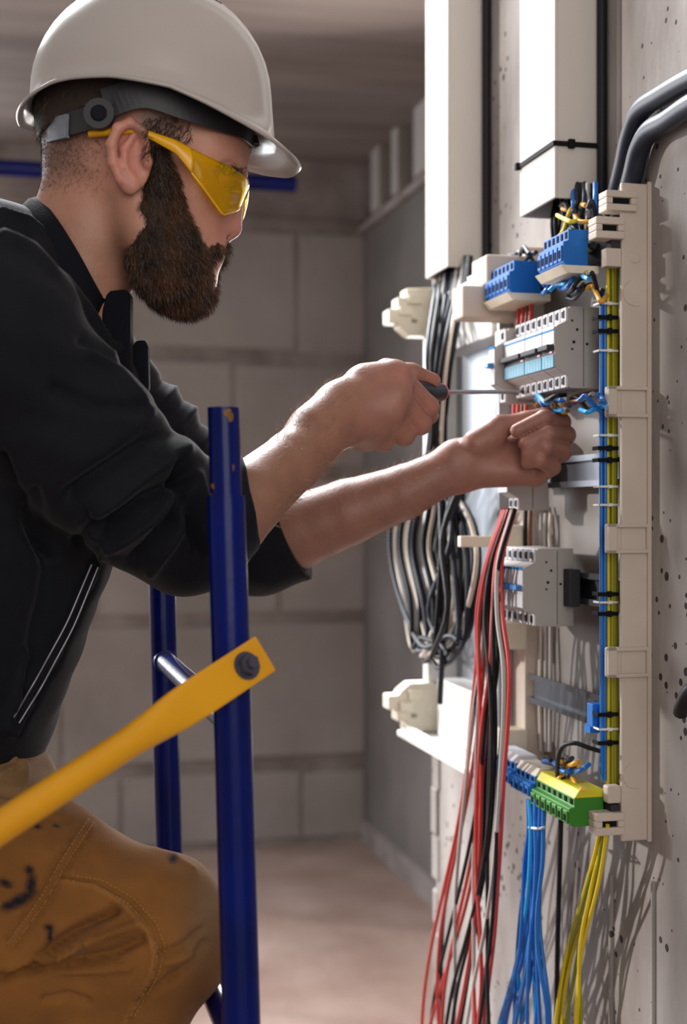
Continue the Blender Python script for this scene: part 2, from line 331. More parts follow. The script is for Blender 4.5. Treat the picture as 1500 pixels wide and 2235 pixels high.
# ------------------------------------------------------------------ breakers
def device(u0, u1, zc, label, n_poles, style, vn=0.087, H=0.046, group='devices clipped to the mounting rails'):
    o = (u0, 0.03, zc-H); e = empty('circuit_breaker', o, True); tag(e, label, 'circuit breaker', group)
    vs_ = vn-0.016; hn = 0.0245
    pr = [(0.0315, -H), (vs_-0.003, -H), (vs_, -H+0.003), (vs_, -hn-0.008), (vn-0.003, -hn), (vn, -hn+0.003), (vn, hn-0.003), (vn-0.003, hn), (vs_, hn+0.006), (vs_, H-0.003), (vs_-0.003, H), (0.0315, H)]
    MB().prism([(a, b+zc) for a, b in pr], u0+0.0003, u1-0.0003).build('body', 'device_grey', e, o, bevel=0.0008)
    w = (u1-u0)/n_poles
    MB().box((u0+0.001, vn-0.001, zc+0.004), (u1-0.001, vn+0.0008, zc+hn-0.001)).build('name_plate', 'device_white', e, o)
    if style == 'label':
        MB().box((u0+0.001, vn, zc+hn-0.006), (u1-0.001, vn+0.0013, zc+hn-0.0042)).build('blue_stripe', 'blue_stripe', e, o)
        lw = MB().box((u0+0.0015, vn-0.001, zc-hn+0.002), (u1-0.0015, vn+0.0015, zc-0.008)).build('label_window', 'label_blue', e, o)
        k = u0+0.009
        while k < u1-0.006: MB().box((k, vn+0.0015, zc-hn+0.003), (k+0.0006, vn+0.0019, zc-0.009)).build('divider', 'device_white', lw, o); k += 0.009
    else:
        MB().box((u0+0.001, vn-0.001, zc-hn+0.001), (u1-0.001, vn+0.0008, zc-0.008)).build('name_plate', 'device_white', e, o)
        MB().box((u0+0.001, vn, zc+hn-0.004), (u1-0.001, vn+0.0014, zc+hn-0.001)).build('blue_stripe', 'blue_stripe', e, o)
    MB().box((u0+0.002, vn-0.006, zc-0.0075), (u1-0.002, vn+0.0004, zc+0.0035)).build('toggle_recess', 'toggle_grey' if style == 'label' else 'device_white', e, o)
    tm = 'toggle_grey' if style == 'label' else 'toggle_blue'
    tg = MB().box((u0+w*0.2, vn-0.001, zc-0.003), (u1-w*0.2, vn+0.008, zc+0.003)).build('toggle', tm, e, o, bevel=0.001)
    if style == 'label': MB().box((u0+w*0.25, vn+0.0005, zc-0.0065), (u0+w*0.25+0.008, vn+0.0015, zc-0.0045)).build('state_mark', 'red_mark', tg, o)
    for k in range(n_poles):
        c = u0+w*(k+0.5)
        for s in (1, -1):
            zt = zc+s*(H-0.0085)
            t = MB().box((c-w*0.42, vs_-0.001, zt-0.0075), (c+w*0.42, vs_+0.0022, zt+0.0075)).build('terminal', 'device_white', e, o, bevel=0.0008)
            MB().box((c-0.0042, vs_+0.0018, zt-0.0046), (c-0.0006, vs_+0.0026, zt+0.0046)).box((c+0.0012, vs_+0.0018, zt-0.0036), (c+0.0042, vs_+0.0026, zt+0.0036)).build('clamp_hole', 'hole_black', t, o)
    # moulded details on the side that faces the room entrance
    for (vv, zz, a) in ((0.060, 0.020, 0.0016), (0.048, 0.004, 0.0016), (0.066, 0.030, 0.0013), (0.066, -0.002, 0.0013), (0.064, 0.006, 0.0018)):
        MB().prism([(vv+a*math.cos(t_), zc+zz+a*math.sin(t_)) for t_ in np.linspace(0, 2*math.pi, 8, False)], u0-0.0003, u0+0.002).build('rivet', 'hole_black', e, o)
    MB().box((u0-0.0004, 0.052, zc-H+0.002), (u0+0.001, 0.0525, zc+H-0.002)).build('case_seam', 'toggle_grey', e, o)
    return e
z = ROWZ[0]
device(0.060, 0.096, z, 'two-pole grey breaker nearest the frame rail in the top row', 2, 'label')
device(0.0965, 0.150, z, 'three-pole breaker, second from the frame rail in the top row', 3, 'label')
device(0.1505, 0.222, z, 'four-pole breaker with long pale blue label, third in the top row', 4, 'label')
device(0.2225, 0.245, z-0.004, 'narrow white breaker at the far end of the top row', 1, 'plain', vn=0.099)
device(0.216, 0.250, ROWZ[1], 'grey breaker just below the left hand, second row', 2, 'plain', vn=0.085)
z = ROWZ[2]
device(0.137, 0.1725, z, 'grey breaker with blue toggle, nearest one of the third row', 2, 'plain', vn=0.095)
device(0.173, 0.2085, z, 'breaker with blue toggle, middle one of the third row', 2, 'plain', vn=0.095)
device(0.209, 0.2445, z, 'breaker with blue toggle, far end of the third row', 2, 'plain', vn=0.095)
m = MB().box((0.118, 0.031, ROWZ[2]-0.022), (0.1365, 0.045, ROWZ[2]+0.022))
tag(m.build('end_clamp', 'toggle_grey', None, (0.118, 0.031, ROWZ[2]-0.022), True, 0.001), 'black end clamp beside the third row of breakers', 'clamp')
e = empty('cable_clip', (0.036, 0.03, -0.245), True); tag(e, 'blue plastic clip on the empty bottom mounting rail', 'clip'); o = (0.036, 0.03, -0.245)
MB().box((0.036, 0.0315, -0.245), (0.052, 0.052, -0.213)).build('clip_body', 'terminal_blue', e, o, bevel=0.001)
MB().box((0.036, 0.052, -0.245), (0.052, 0.055, -0.238)).build('clip_lip', 'terminal_blue', e, o)

# ------------------------------------------------------------------ terminal blocks
def terminal(u0, u1, z0, z1, v0, v1, m, label, cap=None, cap_side=1, base=None, n=6):
    o = (u0, v0, z0); e = empty('terminal_block', o, True); tag(e, label, 'terminal block', 'terminal blocks of the panel')
    h = z1-z0
    pr = [(v0, z0), (v1-0.004, z0), (v1, z0+0.004), (v1, z1-h*0.35), (v1-0.006, z1-h*0.3), (v1-0.006, z1), (v0, z1)]
    MB().prism(pr, u0, u1).build('body', m, e, o, bevel=0.0006)
    w = (u1-u0)/n
    for k in range(n):
        c = u0+w*(k+0.5)
        p = MB().box((c-w*0.36, v1-0.001, z0+h*0.12), (c+w*0.36, v1+0.0022, z0+h*0.55)).build('clamp', m, e, o, bevel=0.0006)
        MB().box((c-w*0.18, v1+0.002, z0+h*0.2), (c+w*0.18, v1+0.0028, z0+h*0.42)).build('clamp_hole', 'hole_black', p, o)
        MB().box((c-w*0.2, v1-0.007, z1-h*0.24), (c+w*0.2, v1-0.0052, z1-h*0.06)).build('screw', 'hole_black', e, o)
    if cap: MB().prism([(v0-0.005, z1), (v1-0.006, z1), (v1-0.012, z1+0.009), (v0, z1+0.009)], u0, u1).build('cap', cap, e, o, bevel=0.0008)
    if base: MB().prism([(v0-0.012, z0-0.009), (v1-0.004, z0-0.009), (v1+0.004, z0), (v0-0.012, z0)], u0-0.003, u1+0.003).build('base', base, e, o, bevel=0.0008)
    return e
terminal(0.035, 0.108, 0.272, 0.312, 0.058, 0.087, 'terminal_blue', 'blue terminal block on a beige foot, nearest to the frame rail at the top', base='cream_plastic', n=6)
terminal(0.205, 0.290, 0.268, 0.308, 0.046, 0.087, 'terminal_blue', 'blue terminal block on a beige foot at the top, behind the first one', base='cream_plastic', n=6)
terminal(0.016, 0.128, -0.343, -0.312, 0.048, 0.088, 'terminal_green', 'green earth terminal block with yellow top at the bottom', cap='terminal_yellow', n=7)
terminal(0.132, 0.195, -0.336, -0.310, 0.055, 0.088, 'terminal_blue', 'blue terminal block with grey top next to the green one', cap='wire_cream', n=4)
terminal(0.198, 0.270, -0.334, -0.306, 0.055, 0.088, 'terminal_blue', 'blue terminal block with white top at the far bottom', cap='device_white', n=5)
for (z0, z1, lab) in ((0.276, 0.300, 'dark carrier bar holding the top terminal blocks'), (-0.338, -0.318, 'dark carrier bar holding the bottom terminal blocks')):
    tag(MB().box((0.002, 0.034, z0), (0.300, 0.0455, z1)).build('carrier_bar', 'toggle_grey', None, (0.002, 0.034, z0), True, 0.001), lab, 'bar')

# ------------------------------------------------------------------ wires
def bundle(name, ys, cx, hw, vfun, colors, r, labels, group, seed, wob=0.35, ystep=9, u=None):
    rr = random.Random(seed); n = len(colors)
    for i, c in enumerate(colors):
        lane = -1+2*(i+0.5)/n; ph = rr.uniform(0, 6.28); ph2 = rr.uniform(0, 6.28); fr = rr.uniform(0.5, 1.5); dv = rr.uniform(-0.007, 0.007)
        y1 = ys[-1]+rr.uniform(0, 20); pts = []
        for k in range(ystep):
            t = k/(ystep-1); y = ys[0]+(y1-ys[0])*t
            l = lane+wob*math.sin(ph+fr*5*t)*min(1, 4*t)
            x_ = interp(y, ys, cx)+interp(y, ys, hw)*l
            pts.append(PU(x_, y, u+dv*0.6) if u else P(x_, y, vfun(t)+dv+0.003*math.sin(ph2+6*t)))
        wire(name, pts, r, c, labels[c], 'wire', group)
RB = ['wire_red', 'wire_black', 'wire_red', 'wire_grey', 'wire_red', 'wire_black', 'wire_red', 'wire_black', 'wire_red', 'wire_grey', 'wire_black', 'wire_red', 'wire_black', 'wire_black', 'wire_red', 'wire_black', 'wire_grey', 'wire_red', 'wire_black', 'wire_red']
bundle('hanging_wire', [1112, 1200, 1300, 1400, 1550, 1700, 1850, 2000, 2120, 2260], [1112, 1082, 1062, 1068, 1062, 1055, 1045, 1030, 1015, 1000], [14, 18, 24, 34, 34, 32, 38, 52, 60, 70],
       lambda t: 0.108-0.012*t, RB, 0.0026,
       {'wire_red': 'red wire in the long bundle hanging below the breakers', 'wire_black': 'black wire in the long red and black hanging bundle', 'wire_grey': 'grey wire in the long red and black hanging bundle'},
       'red and black hanging wires', 3, 0.5, 11)
bundle('hanging_wire', [1745, 1800, 1900, 2000, 2120, 2260], [1172, 1172, 1168, 1160, 1150, 1138], [20, 15, 21, 28, 36, 50], lambda t: 0.083-0.02*t,
       ['wire_blue', 'wire_sky', 'wire_blue', 'wire_blue']*4, 0.0026, {'wire_blue': 'blue wire in the tied bundle below the blue terminals', 'wire_sky': 'lighter blue wire in the tied bundle below the blue terminals'}, 'blue hanging wires', 5, 0.35)
bundle('hanging_wire', [1800, 1830, 1950, 2060, 2260], [1319, 1315, 1290, 1262, 1238], [9, 9, 13, 17, 30], lambda t: 0.045-0.01*t,
       ['wire_yellow', 'wire_olive', 'wire_yellow', 'wire_olive', 'wire_yellow', 'wire_olive', 'wire_yellow'], 0.0023, {'wire_yellow': 'yellow wire hanging out of the bottom of the panel', 'wire_olive': 'green-yellow wire hanging out of the bottom of the panel'}, 'earth wires hanging below', 9, 0.4)
bundle('rail_wire', [572, 700, 900, 1100, 1300, 1500, 1745], [1337]*7, [11]*7, lambda t: 0.044, ['wire_yellow', 'wire_olive', 'wire_yellow', 'wire_yellow', 'wire_olive', 'wire_yellow', 'wire_olive', 'wire_olive'], 0.0022,
       {'wire_yellow': 'yellow wire of the upright bundle along the frame rail', 'wire_olive': 'green-yellow wire of the upright bundle along the frame rail'}, 'earth wires along the rail', 11, 0.15, u=0.028)
bundle('rail_wire', [640, 800, 1000, 1200, 1400, 1690], [1317]*6, [5]*6, lambda t: 0.040, ['wire_blue', 'wire_sky', 'wire_blue', 'wire_blue'], 0.0023,
       {'wire_blue': 'dark blue wire upright beside the yellow bundle on the rail', 'wire_sky': 'bright blue wire upright beside the yellow bundle on the rail'}, 'blue wires along the rail', 12, 0.15, u=0.030)
wire('cable', [P(1225, 1790, 0.03), P(1222, 1900, 0.012), P(1218, 2050, 0.010), P(1214, 2270, 0.010)], 0.0034, 'wire_black', 'single black cable hanging against the wall beside the blue bundle', 'cable')
wire('cable', [P(1312, 1640, 0.045), P(1285, 1632, 0.06), P(1255, 1622, 0.075), P(1228, 1630, 0.082), P(1218, 1660, 0.08), P(1217, 1700, 0.07)], 0.0026, 'wire_black', 'short black wire looping over the green terminal block', 'wire')
for i, (dx, c) in enumerate(((0, 'wire_red'), (9, 'wire_red'), (18, 'wire_brown'), (26, 'wire_red'))):
    wire('riser_wire', [P(1133+dx, 630, 0.05), P(1134+dx, 670, 0.048), P(1132+dx, 705, 0.05), P(1130+dx, 760, 0.03)], 0.003, c, 'red-brown wire rising from the top breaker row to the terminals', 'wire', 'red risers above the breakers')
    wire('riser_wire', [P(1124+dx, 830, 0.03), P(1124+dx, 868, 0.045), P(1122+dx, 915, 0.045), P(1120+dx, 1010, 0.045)], 0.003, c, 'red-brown wire dropping from the top breaker row behind the left hand', 'wire', 'red wires below the breakers')
for dx in (0, 10): wire('riser_wire', [P(1148+dx, 1095, 0.03), P(1147+dx, 1150, 0.035), P(1147+dx, 1215, 0.03)], 0.003, 'wire_brown' if dx else 'wire_black', 'dark wire joining the second and third breaker rows', 'wire', 'wires between the rows')
# jumble over and under the breakers
def jumble(n, x0, x1, y0, y1, v0, v1, cols, label, group, seed, r=0.0027):
    q = random.Random(seed)
    for i in range(n):
        c = cols[i % len(cols)]; a = q.uniform(x0, x1); b = min(x1+10, max(x0-10, a+q.choice((-1, 1))*q.uniform(30, 75)))
        ya = q.uniform(y0, y1); yb = q.uniform(y0, y1)
        pts = [P(a, ya, q.uniform(v0, v1)), P(a+(b-a)*0.3, ya+q.uniform(-14, 14), q.uniform(v0, v1)), P(a+(b-a)*0.7, yb+q.uniform(-14, 14), q.uniform(v0, v1)), P(b, yb, q.uniform(v0, v1))]
        cn = {'wire_blue': 'blue', 'wire_sky': 'bright blue', 'wire_orange': 'orange', 'wire_black': 'black', 'wire_yellow': 'yellow', 'wire_brown': 'brown', 'wire_navy': 'dark', 'wire_grey': 'grey', 'wire_cream': 'white', 'wire_olive': 'green-yellow'}[c]
        wire('loose_wire', pts, r, c, cn+' '+label, 'wire', group)
jumble(14, 1195, 1315, 590, 655, 0.04, 0.075, ['wire_blue', 'wire_black', 'wire_sky', 'wire_black', 'wire_navy', 'wire_orange', 'wire_blue'], 'wire tangled just above the top breaker row', 'wires over the top breakers', 21)
jumble(14, 1205, 1310, 445, 590, 0.025, 0.055, ['wire_black', 'wire_navy', 'wire_black', 'wire_orange', 'wire_black', 'wire_navy', 'wire_yellow'], 'wire tangled among the top terminal blocks', 'wires among the top terminals', 22, 0.003)
jumble(13, 1180, 1312, 858, 898, 0.05, 0.082, ['wire_blue', 'wire_orange', 'wire_sky', 'wire_black', 'wire_blue', 'wire_brown', 'wire_sky'], 'wire under the breakers at the left hand', 'wires under the top breakers', 23)
jumble(9, 1175, 1300, 1650, 1722, 0.05, 0.078, ['wire_orange', 'wire_black', 'wire_blue', 'wire_blue', 'wire_orange', 'wire_black', 'wire_blue'], 'wire going into the bottom terminal blocks', 'wires at the bottom terminals', 24)
jumble(10, 1090, 1200, 545, 620, 0.03, 0.05, ['wire_navy', 'wire_black', 'wire_navy'], 'wire running behind the farther blue terminal block', 'dark wires behind the terminals', 25, 0.003)
q = random.Random(4)
for i in range(12):                                # out of the tied trunking
    x = 1212+i*8; c = ['wire_navy', 'wire_black', 'wire_navy', 'wire_grey', 'wire_black', 'wire_blue'][i % 6]
    wire('trunk_wire', [P(x, 400, 0.035), P(x, 440, 0.034+q.uniform(-.012, .012)), P(x+q.uniform(-8, 8), 480, 0.036), P(x+q.uniform(-14, 14), 530, 0.03)], 0.003, c,
         {'wire_navy': 'dark wire', 'wire_black': 'black wire', 'wire_grey': 'grey wire', 'wire_blue': 'blue wire'}[c]+' coming out of the tied trunking', 'wire', 'wires out of the tied trunking')
wire('loose_wire', [P(1217, 470, 0.06), P(1232, 478, 0.068), P(1250, 484, 0.066), P(1262, 478, 0.05)], 0.0027, 'wire_yellow', 'short yellow wire below the tied trunking', 'wire')
wire('loose_wire', [P(1256, 470, 0.05), P(1262, 482, 0.056), P(1285, 484, 0.05), P(1300, 480, 0.04)], 0.0027, 'wire_orange', 'short orange wire below the tied trunking', 'wire')
for x in (1172, 1182, 1192, 1203):
    for y0, y1 in ((1120, 1215), (1365, 1640)):
        wire('back_wire', [P(x, y0, 0.012), P(x+q.uniform(-4, 4), (y0+y1)/2, 0.014), P(x+q.uniform(-3, 3), y1, 0.012)], 0.0027, q.choice(('wire_cream', 'wire_grey')), 'pale wire running down the back plate behind the breakers', 'wire', 'pale wires on the back plate')
# coil of spare cable in the far column
q = random.Random(15)
CC = ['wire_navy', 'wire_cream', 'wire_navy', 'wire_black', 'wire_navy', 'wire_cream', 'wire_black', 'wire_navy', 'wire_navy', 'wire_cream', 'wire_black', 'wire_navy', 'wire_grey', 'wire_black', 'wire_navy', 'wire_cream', 'wire_navy', 'wire_black', 'wire_navy', 'wire_black']
for i, c in enumerate(CC):
    s = (i+0.5)/len(CC); v = 0.078+q.uniform(-0.012, 0.03)
    if c == 'wire_cream': s = s*0.6 if i < 12 else s
    xl = 858+s*95+q.uniform(-8, 8); xr = 1045-q.uniform(0, 70); yb = 1462-abs(s-0.5)*80+q.uniform(-45, 10); xb = 940+q.uniform(-32, 40)
    pts = [P(952+s*78, 560, 0.04), P(950+s*72, 620, 0.05), P(938+s*50+q.uniform(-6, 6), 760, v), P(932+s*38+q.uniform(-8, 8), 900, v), P(925+s*40+q.uniform(-10, 10), 1010, v),
           P(xl+12, 1110, v+0.006), P(xl, 1200, v+0.008), P(xl+22, 1310, v+0.006), P((xl+xb)/2+5, 1410, v+0.004), P(xb, yb, v), P((xb+xr)/2+15, 1390, v-0.004), P(xr, 1250, v-0.006), P(xr-8, 1150, v-0.006), P(985+q.uniform(-15, 25), 1075, v-0.004)]
    if q.random() < 0.4: pts += [P(960+q.uniform(-15, 25), 1180, v+0.012), P(958+q.uniform(-25, 25), 1330, v+0.014), P(960+q.uniform(-20, 20), 1430, v+0.01)]
    wire('coiled_cable', pts, 0.0038 if c != 'wire_cream' else 0.0034, c, {'wire_navy': 'dark blue-black cable', 'wire_cream': 'cream cable', 'wire_black': 'black cable', 'wire_grey': 'grey cable'}[c]+' looped in the coil hanging left of the panel', 'cable', 'coil of spare cables', n=6, step=5)
wire('coiled_cable', [P(975, 590, 0.05), P(960, 900, 0.09), P(965, 1200, 0.11), P(966, 1400, 0.105), P(961, 1535, 0.10)], 0.004, 'wire_navy', 'single dark cable end hanging lower than the coil', 'cable')
# ties
def tie(y, x0, x1, m, lab, grp, th=0.0022):
    a = PU(x0, y, 0.022); b = PU(x1, y, 0.022)
    mb = MB().box((0.0195, b.y, a.z-th), (0.0212, a.y, a.z+th)).box((0.0195, a.y-0.0015, a.z-th), (0.036, a.y, a.z+th)).box((0.018, b.y+0.008, a.z-th*1.5), (0.0215, b.y+0.013, a.z+th*1.5))
    tag(mb.build('cable_tie', m, None, (0.0195, b.y, a.z), True, 0.0005), lab, 'cable tie', grp)
TN = ['near the top', 'just under the top one', 'at the upper tab', 'just above the middle tab', 'above the lowest tab', 'right above the lowest tab', 'beside the blue clip', 'under the blue clip']
for y, t in zip((692, 722, 978, 1004, 1297, 1340, 1560, 1622), TN): tie(y, 1304, 1349, 'tie_black', 'black cable tie round the rail wires, '+t, 'black ties on the rail bundle')
for y in (662, 765, 950, 1062, 1102, 1315, 1592): tie(y, 1306, 1349, 'tie_white', 'white cable tie round the upright wires on the rail', 'white ties on the rail bundle', th=0.0012)
tag(MB().tube([P(1155, 1806, 0.085), P(1172, 1809, 0.096), P(1190, 1806, 0.085), P(1172, 1804, 0.070), P(1155, 1806, 0.085)], 0.0016, 6).build('cable_tie', 'tie_white', None, P(1172, 1806, 0.085), True), 'white cable tie round the blue hanging bundle', 'cable tie')

# ------------------------------------------------------------------ scaffold frame and brace
def lerp(a, b, t): return a+(b-a)*t
sc_ = empty('scaffold_frame', (-0.07, 1.1, 0)); SO = Vector((-0.07, 1.1, 0))
tag(sc_, 'blue painted scaffold ladder frame standing in front of the man', 'scaffold')
def post(xa, ya, xb, yb, Y, top, split):
    a, b = A(xa, ya, Y), A(xb, yb, Y); d = (b-a)/(b.z-a.z)
    at = lambda z: a+d*(z-a.z)
    zt, zs = A(0, top, Y).z, A(0, split, Y).z
    p = MB().tube([at(0.0), at(zs)], 0.0154, 24).build('post', 'blue_paint', sc_, SO)
    m = MB(); n = 24; r0, r1 = 0.0128, 0.0108; c0, c1 = at(zs-0.02), at(zt)
    vs_ = []
    for c, r in ((c0, r0), (c1, r0), (c1, r1), (at(zt-0.03), r1)):
        vs_ += [(c.x+r*math.cos(2*math.pi*k/n), c.y+r*math.sin(2*math.pi*k/n), c.z) for k in range(n)]
    m.add(vs_, [(i*n+k, i*n+(k+1) % n, (i+1)*n+(k+1) % n, (i+1)*n+k) for i in range(3) for k in range(n)], True)
    s_ = m.build('spigot', 'blue_paint', sc_, SO); s_.modifiers.new('e', 'EDGE_SPLIT').split_angle = 0.6
    MB().tube([at(zs-0.001), at(zs+0.0015)], 0.0150, 24).build('collar', 'blue_paint', p, SO)
    return at, s_
near, sp = post(488, 900, 527, 2235, 1.10, 890, 1086)
far, _ = post(354, 1290, 368, 1800, 1.58, 965, 1100)
def chip(px, py, Y, r, ry, n=9, seed=1):
    q_ = random.Random(seed); c = near(A(0, py, Y).z); a0 = math.asin(max(-1, min(1, ((px-750)/F*Y-c.x)/0.0128)))
    vs_ = []
    for k in range(n):
        t = 2*math.pi*k/n; s_ = q_.uniform(0.6, 1.15); an = a0+r*math.cos(t)*s_/0.0128; z = c.z+ry*math.sin(t)*s_
        cc = near(z); vs_.append((cc.x+0.01295*math.sin(an), cc.y-0.01295*math.cos(an), z))
    m = MB(); m.add(vs_+[(c.x+0.01300*math.sin(a0), c.y-0.01300*math.cos(a0), c.z)], [(k, (k+1) % n, n) for k in range(n)])
    m.build('rust_chip', 'rust', sp, SO)
chip(500, 903, 1.1, 0.004, 0.0035, 9, 1); chip(506, 912, 1.1, 0.0025, 0.005, 9, 2); chip(467, 1062, 1.1, 0.0026, 0.003, 8, 3); chip(463, 1080, 1.1, 0.0016, 0.0018, 7, 4); chip(512, 1022, 1.1, 0.0009, 0.003, 7, 5)
for zr in (-0.17, -0.439, -0.708, -0.977):
    a, b = near(CAM_Z+zr), far(CAM_Z+zr); MB().tube([a, b], 0.0112, 16).build('rung', 'blue_paint', sc_, SO)
    d = (a-b).normalized(); MB().tube([b+d*0.008, b+d*0.022], 0.0135, 16).build('weld_bead', 'blue_paint', sc_, SO)
# yellow brace: flattened end bolted to the post, tube running towards the camera at the lower left
pa, pb = A(535, 1455, 1.083), A(0, 1806, 0.93)
be = empty('diagonal_brace', pa); tag(be, 'yellow diagonal scaffold brace bolted to the blue post', 'brace')
ax = (pb-pa).normalized(); L = (pb-pa).length; up = Vector((0, 1, 0)).cross(ax).normalized(); dp = ax.cross(up).normalized()
if up.z < 0: up = -up
prof = [(-0.022, 0.0160, 0.0022), (0.0, 0.0160, 0.0022), (0.05, 0.0160, 0.0026), (0.072, 0.0155, 0.005), (0.10, 0.0128, 0.0095), (0.125, 0.0113, 0.0113), (L*0.6, 0.0115, 0.0115), (L*1.9, 0.0115, 0.0115)]
m = MB(); n = 28; vs_ = []
for (t, w, th) in prof:
    for k in range(n):
        an = 2*math.pi*k/n; c, s = math.cos(an), math.sin(an); e_ = 0.35 if th < 0.004 else (0.7 if th < 0.008 else 1.0)
        c = math.copysign(abs(c)**e_, c); s = math.copysign(abs(s)**e_, s); vs_.append(ax*t+up*(w*c)+dp*(th*s))
m.add(vs_, [(i*n+k, i*n+(k+1) % n, (i+1)*n+(k+1) % n, (i+1)*n+k) for i in range(len(prof)-1) for k in range(n)], True)
m.add(vs_[:n], [tuple(range(n-1, -1, -1))]); m.add(vs_[-n:], [tuple(range(n))])
br = m.build('brace_tube', 'yellow_paint', be); br.modifiers.new('e', 'EDGE_SPLIT').split_angle = 0.7
fwd = -dp if dp.y > 0 else dp
bo = MB().tube([fwd*0.001, fwd*0.0035], 0.0115, 20).build('washer', 'bolt_steel', be)
MB().tube([fwd*0.0035, fwd*0.010], 0.0085, 6).build('bolt_head', 'bolt_steel', be); MB().tube([fwd*0.010, fwd*0.014], 0.0045, 12).build('bolt_tip', 'bolt_steel', be)
MB().tube([-fwd*0.002, -fwd*0.02], 0.0045, 12).build('bolt_shank', 'bolt_steel', be)

# ------------------------------------------------------------------ implicit surfaces
def sm(a, b, k):                                  # smooth minimum
    h = np.clip(0.5+0.5*(b-a)/k, 0, 1); return b*(1-h)+a*h-k*h*(1-h)
def cone(p, a, b, ra, rb):
    a = np.array(a); b = np.array(b); d = b-a; t = np.clip(((p-a) @ d)/(d @ d), 0, 1)
    return np.linalg.norm(p-a-t[:, None]*d, axis=1)-(ra+(rb-ra)*t)
def ell(p, c, r, rot=0.0):                        # ellipsoid, turned about Y by rot
    q = p-np.array(c)
    if rot: cs, sn = math.cos(rot), math.sin(rot); q = np.stack([q[:, 0]*cs+q[:, 2]*sn, q[:, 1], -q[:, 0]*sn+q[:, 2]*cs], 1)
    r = np.array(r); k0 = np.linalg.norm(q/r, axis=1); k1 = np.linalg.norm(q/(r*r), axis=1); return k0*(k0-1)/np.maximum(k1, 1e-9)
def chain(p, pts, k=0.006):
    d = None
    for (a, ra), (b, rb) in zip(pts[:-1], pts[1:]):
        c = cone(p, a, b, ra, rb); d = c if d is None else sm(d, c, k)
    return d
def surf(fn, lo, hi, h):                          # surface nets
    lo = np.array(lo); n = [int(math.ceil((hi[i]-lo[i])/h))+1 for i in range(3)]
    xs, ys, zs = (lo[i]+h*np.arange(n[i]) for i in range(3)); Fv = np.empty(n, np.float32)
    B = 6; nb = [(n[i]+B-1)//B for i in range(3)]        # coarse blocks first, the fine grid only where the surface runs
    cc = [lo[i]+h*(np.arange(nb[i])*B+(B-1)/2) for i in range(3)]
    far_ = fn(np.stack(np.meshgrid(*cc, indexing='ij'), -1).reshape(-1, 3)).reshape(nb)
    Fv[:] = far_.repeat(B, 0).repeat(B, 1).repeat(B, 2)[:n[0], :n[1], :n[2]]
    hot = np.argwhere(np.abs(far_) < h*B*1.15+0.006); r_ = np.arange(B); loc = np.stack(np.meshgrid(r_, r_, r_, indexing='ij'), -1).reshape(1, -1, 3)
    for i in range(0, len(hot), 1500):
        g = (hot[i:i+1500, None]*B+loc).reshape(-1, 3); g = g[(g < n).all(1)]; Fv[tuple(g.T)] = fn(lo+g*h)
    S = Fv < 0; c = [(i, j, k) for i in (0, 1) for j in (0, 1) for k in (0, 1)]
    sl = lambda o: tuple(slice(o[i], n[i]-1+o[i]) for i in range(3))
    cnt = sum(S[sl(o)].astype(np.int8) for o in c); act = (cnt > 0) & (cnt < 8)
    I = np.argwhere(act); idx = -np.ones(act.shape, np.int64); idx[act] = np.arange(len(I))
    pos = np.zeros((len(I), 3)); num = np.zeros(len(I))
    for a in c:
        for ax_ in range(3):
            if a[ax_]: continue
            b = list(a); b[ax_] = 1; fa = Fv[tuple((I+a).T)]; fb = Fv[tuple((I+b).T)]; x = (fa < 0) != (fb < 0)
            t = np.where(x, fa/np.where(x, fa-fb, 1), 0); q = np.array(a, float)[None].repeat(len(I), 0); q[:, ax_] += t
            pos += q*x[:, None]; num += x
    V = lo+(I+pos/num[:, None])*h; Q = []
    for ax_ in range(3):
        s0 = [slice(None)]*3; s1 = [slice(None)]*3; s0[ax_] = slice(0, -1); s1[ax_] = slice(1, None)
        x = S[tuple(s0)] != S[tuple(s1)]; E = np.argwhere(x); b, c_ = [(1, 2), (2, 0), (0, 1)][ax_]
        E = E[(E[:, b] > 0) & (E[:, c_] > 0) & (E[:, b] < n[b]-1) & (E[:, c_] < n[c_]-1)]
        ob = np.zeros(3, int); oc = ob.copy(); ob[b] = 1; oc[c_] = 1
        q = np.stack([idx[tuple((E-ob-oc).T)], idx[tuple((E-oc).T)], idx[tuple(E.T)], idx[tuple((E-ob).T)]], 1)
        flip = ~S[tuple(E.T)]; q[flip] = q[flip][:, ::-1]; Q.append(q)
    return V, np.concatenate(Q)
def grad(fn, V, e=0.0015):
    g = np.stack([fn(V+d)-fn(V-d) for d in (np.eye(3)*e)], 1); return g/np.maximum(np.linalg.norm(g, axis=1), 1e-9)[:, None]
def npobj(name, V, Q, material, parent, origin, attr=None):
    me = bpy.data.meshes.new(name); me.from_pydata((V-np.array(origin)).tolist(), [], Q.tolist()); me.update()
    me.polygons.foreach_set('use_smooth', [True]*len(me.polygons)); me.materials.append(MATS[material])
    if attr is not None:
        at_ = me.color_attributes.new('tone', 'FLOAT_COLOR', 'POINT'); at_.data.foreach_set('color', np.concatenate([attr, np.ones((len(V), 1))], 1).astype(np.float32).ravel())
    return link(bpy.data.objects.new(name, me), parent)
def px(V):                                        # where the camera sees a point (to place seams and folds measured in the photo)
    return 750+F*V[:, 0]/V[:, 1], 1117.5-F*(V[:, 2]-CAM_Z)/V[:, 1]
def segd(x, y, poly):
    d = np.full(len(x), 1e9)
    for (a, b), (c, e_) in zip(poly[:-1], poly[1:]):
        t = np.clip(((x-a)*(c-a)+(y-b)*(e_-b))/((c-a)**2+(e_-b)**2), 0, 1); d = np.minimum(d, np.hypot(x-a-t*(c-a), y-b-t*(e_-b)))
    return d
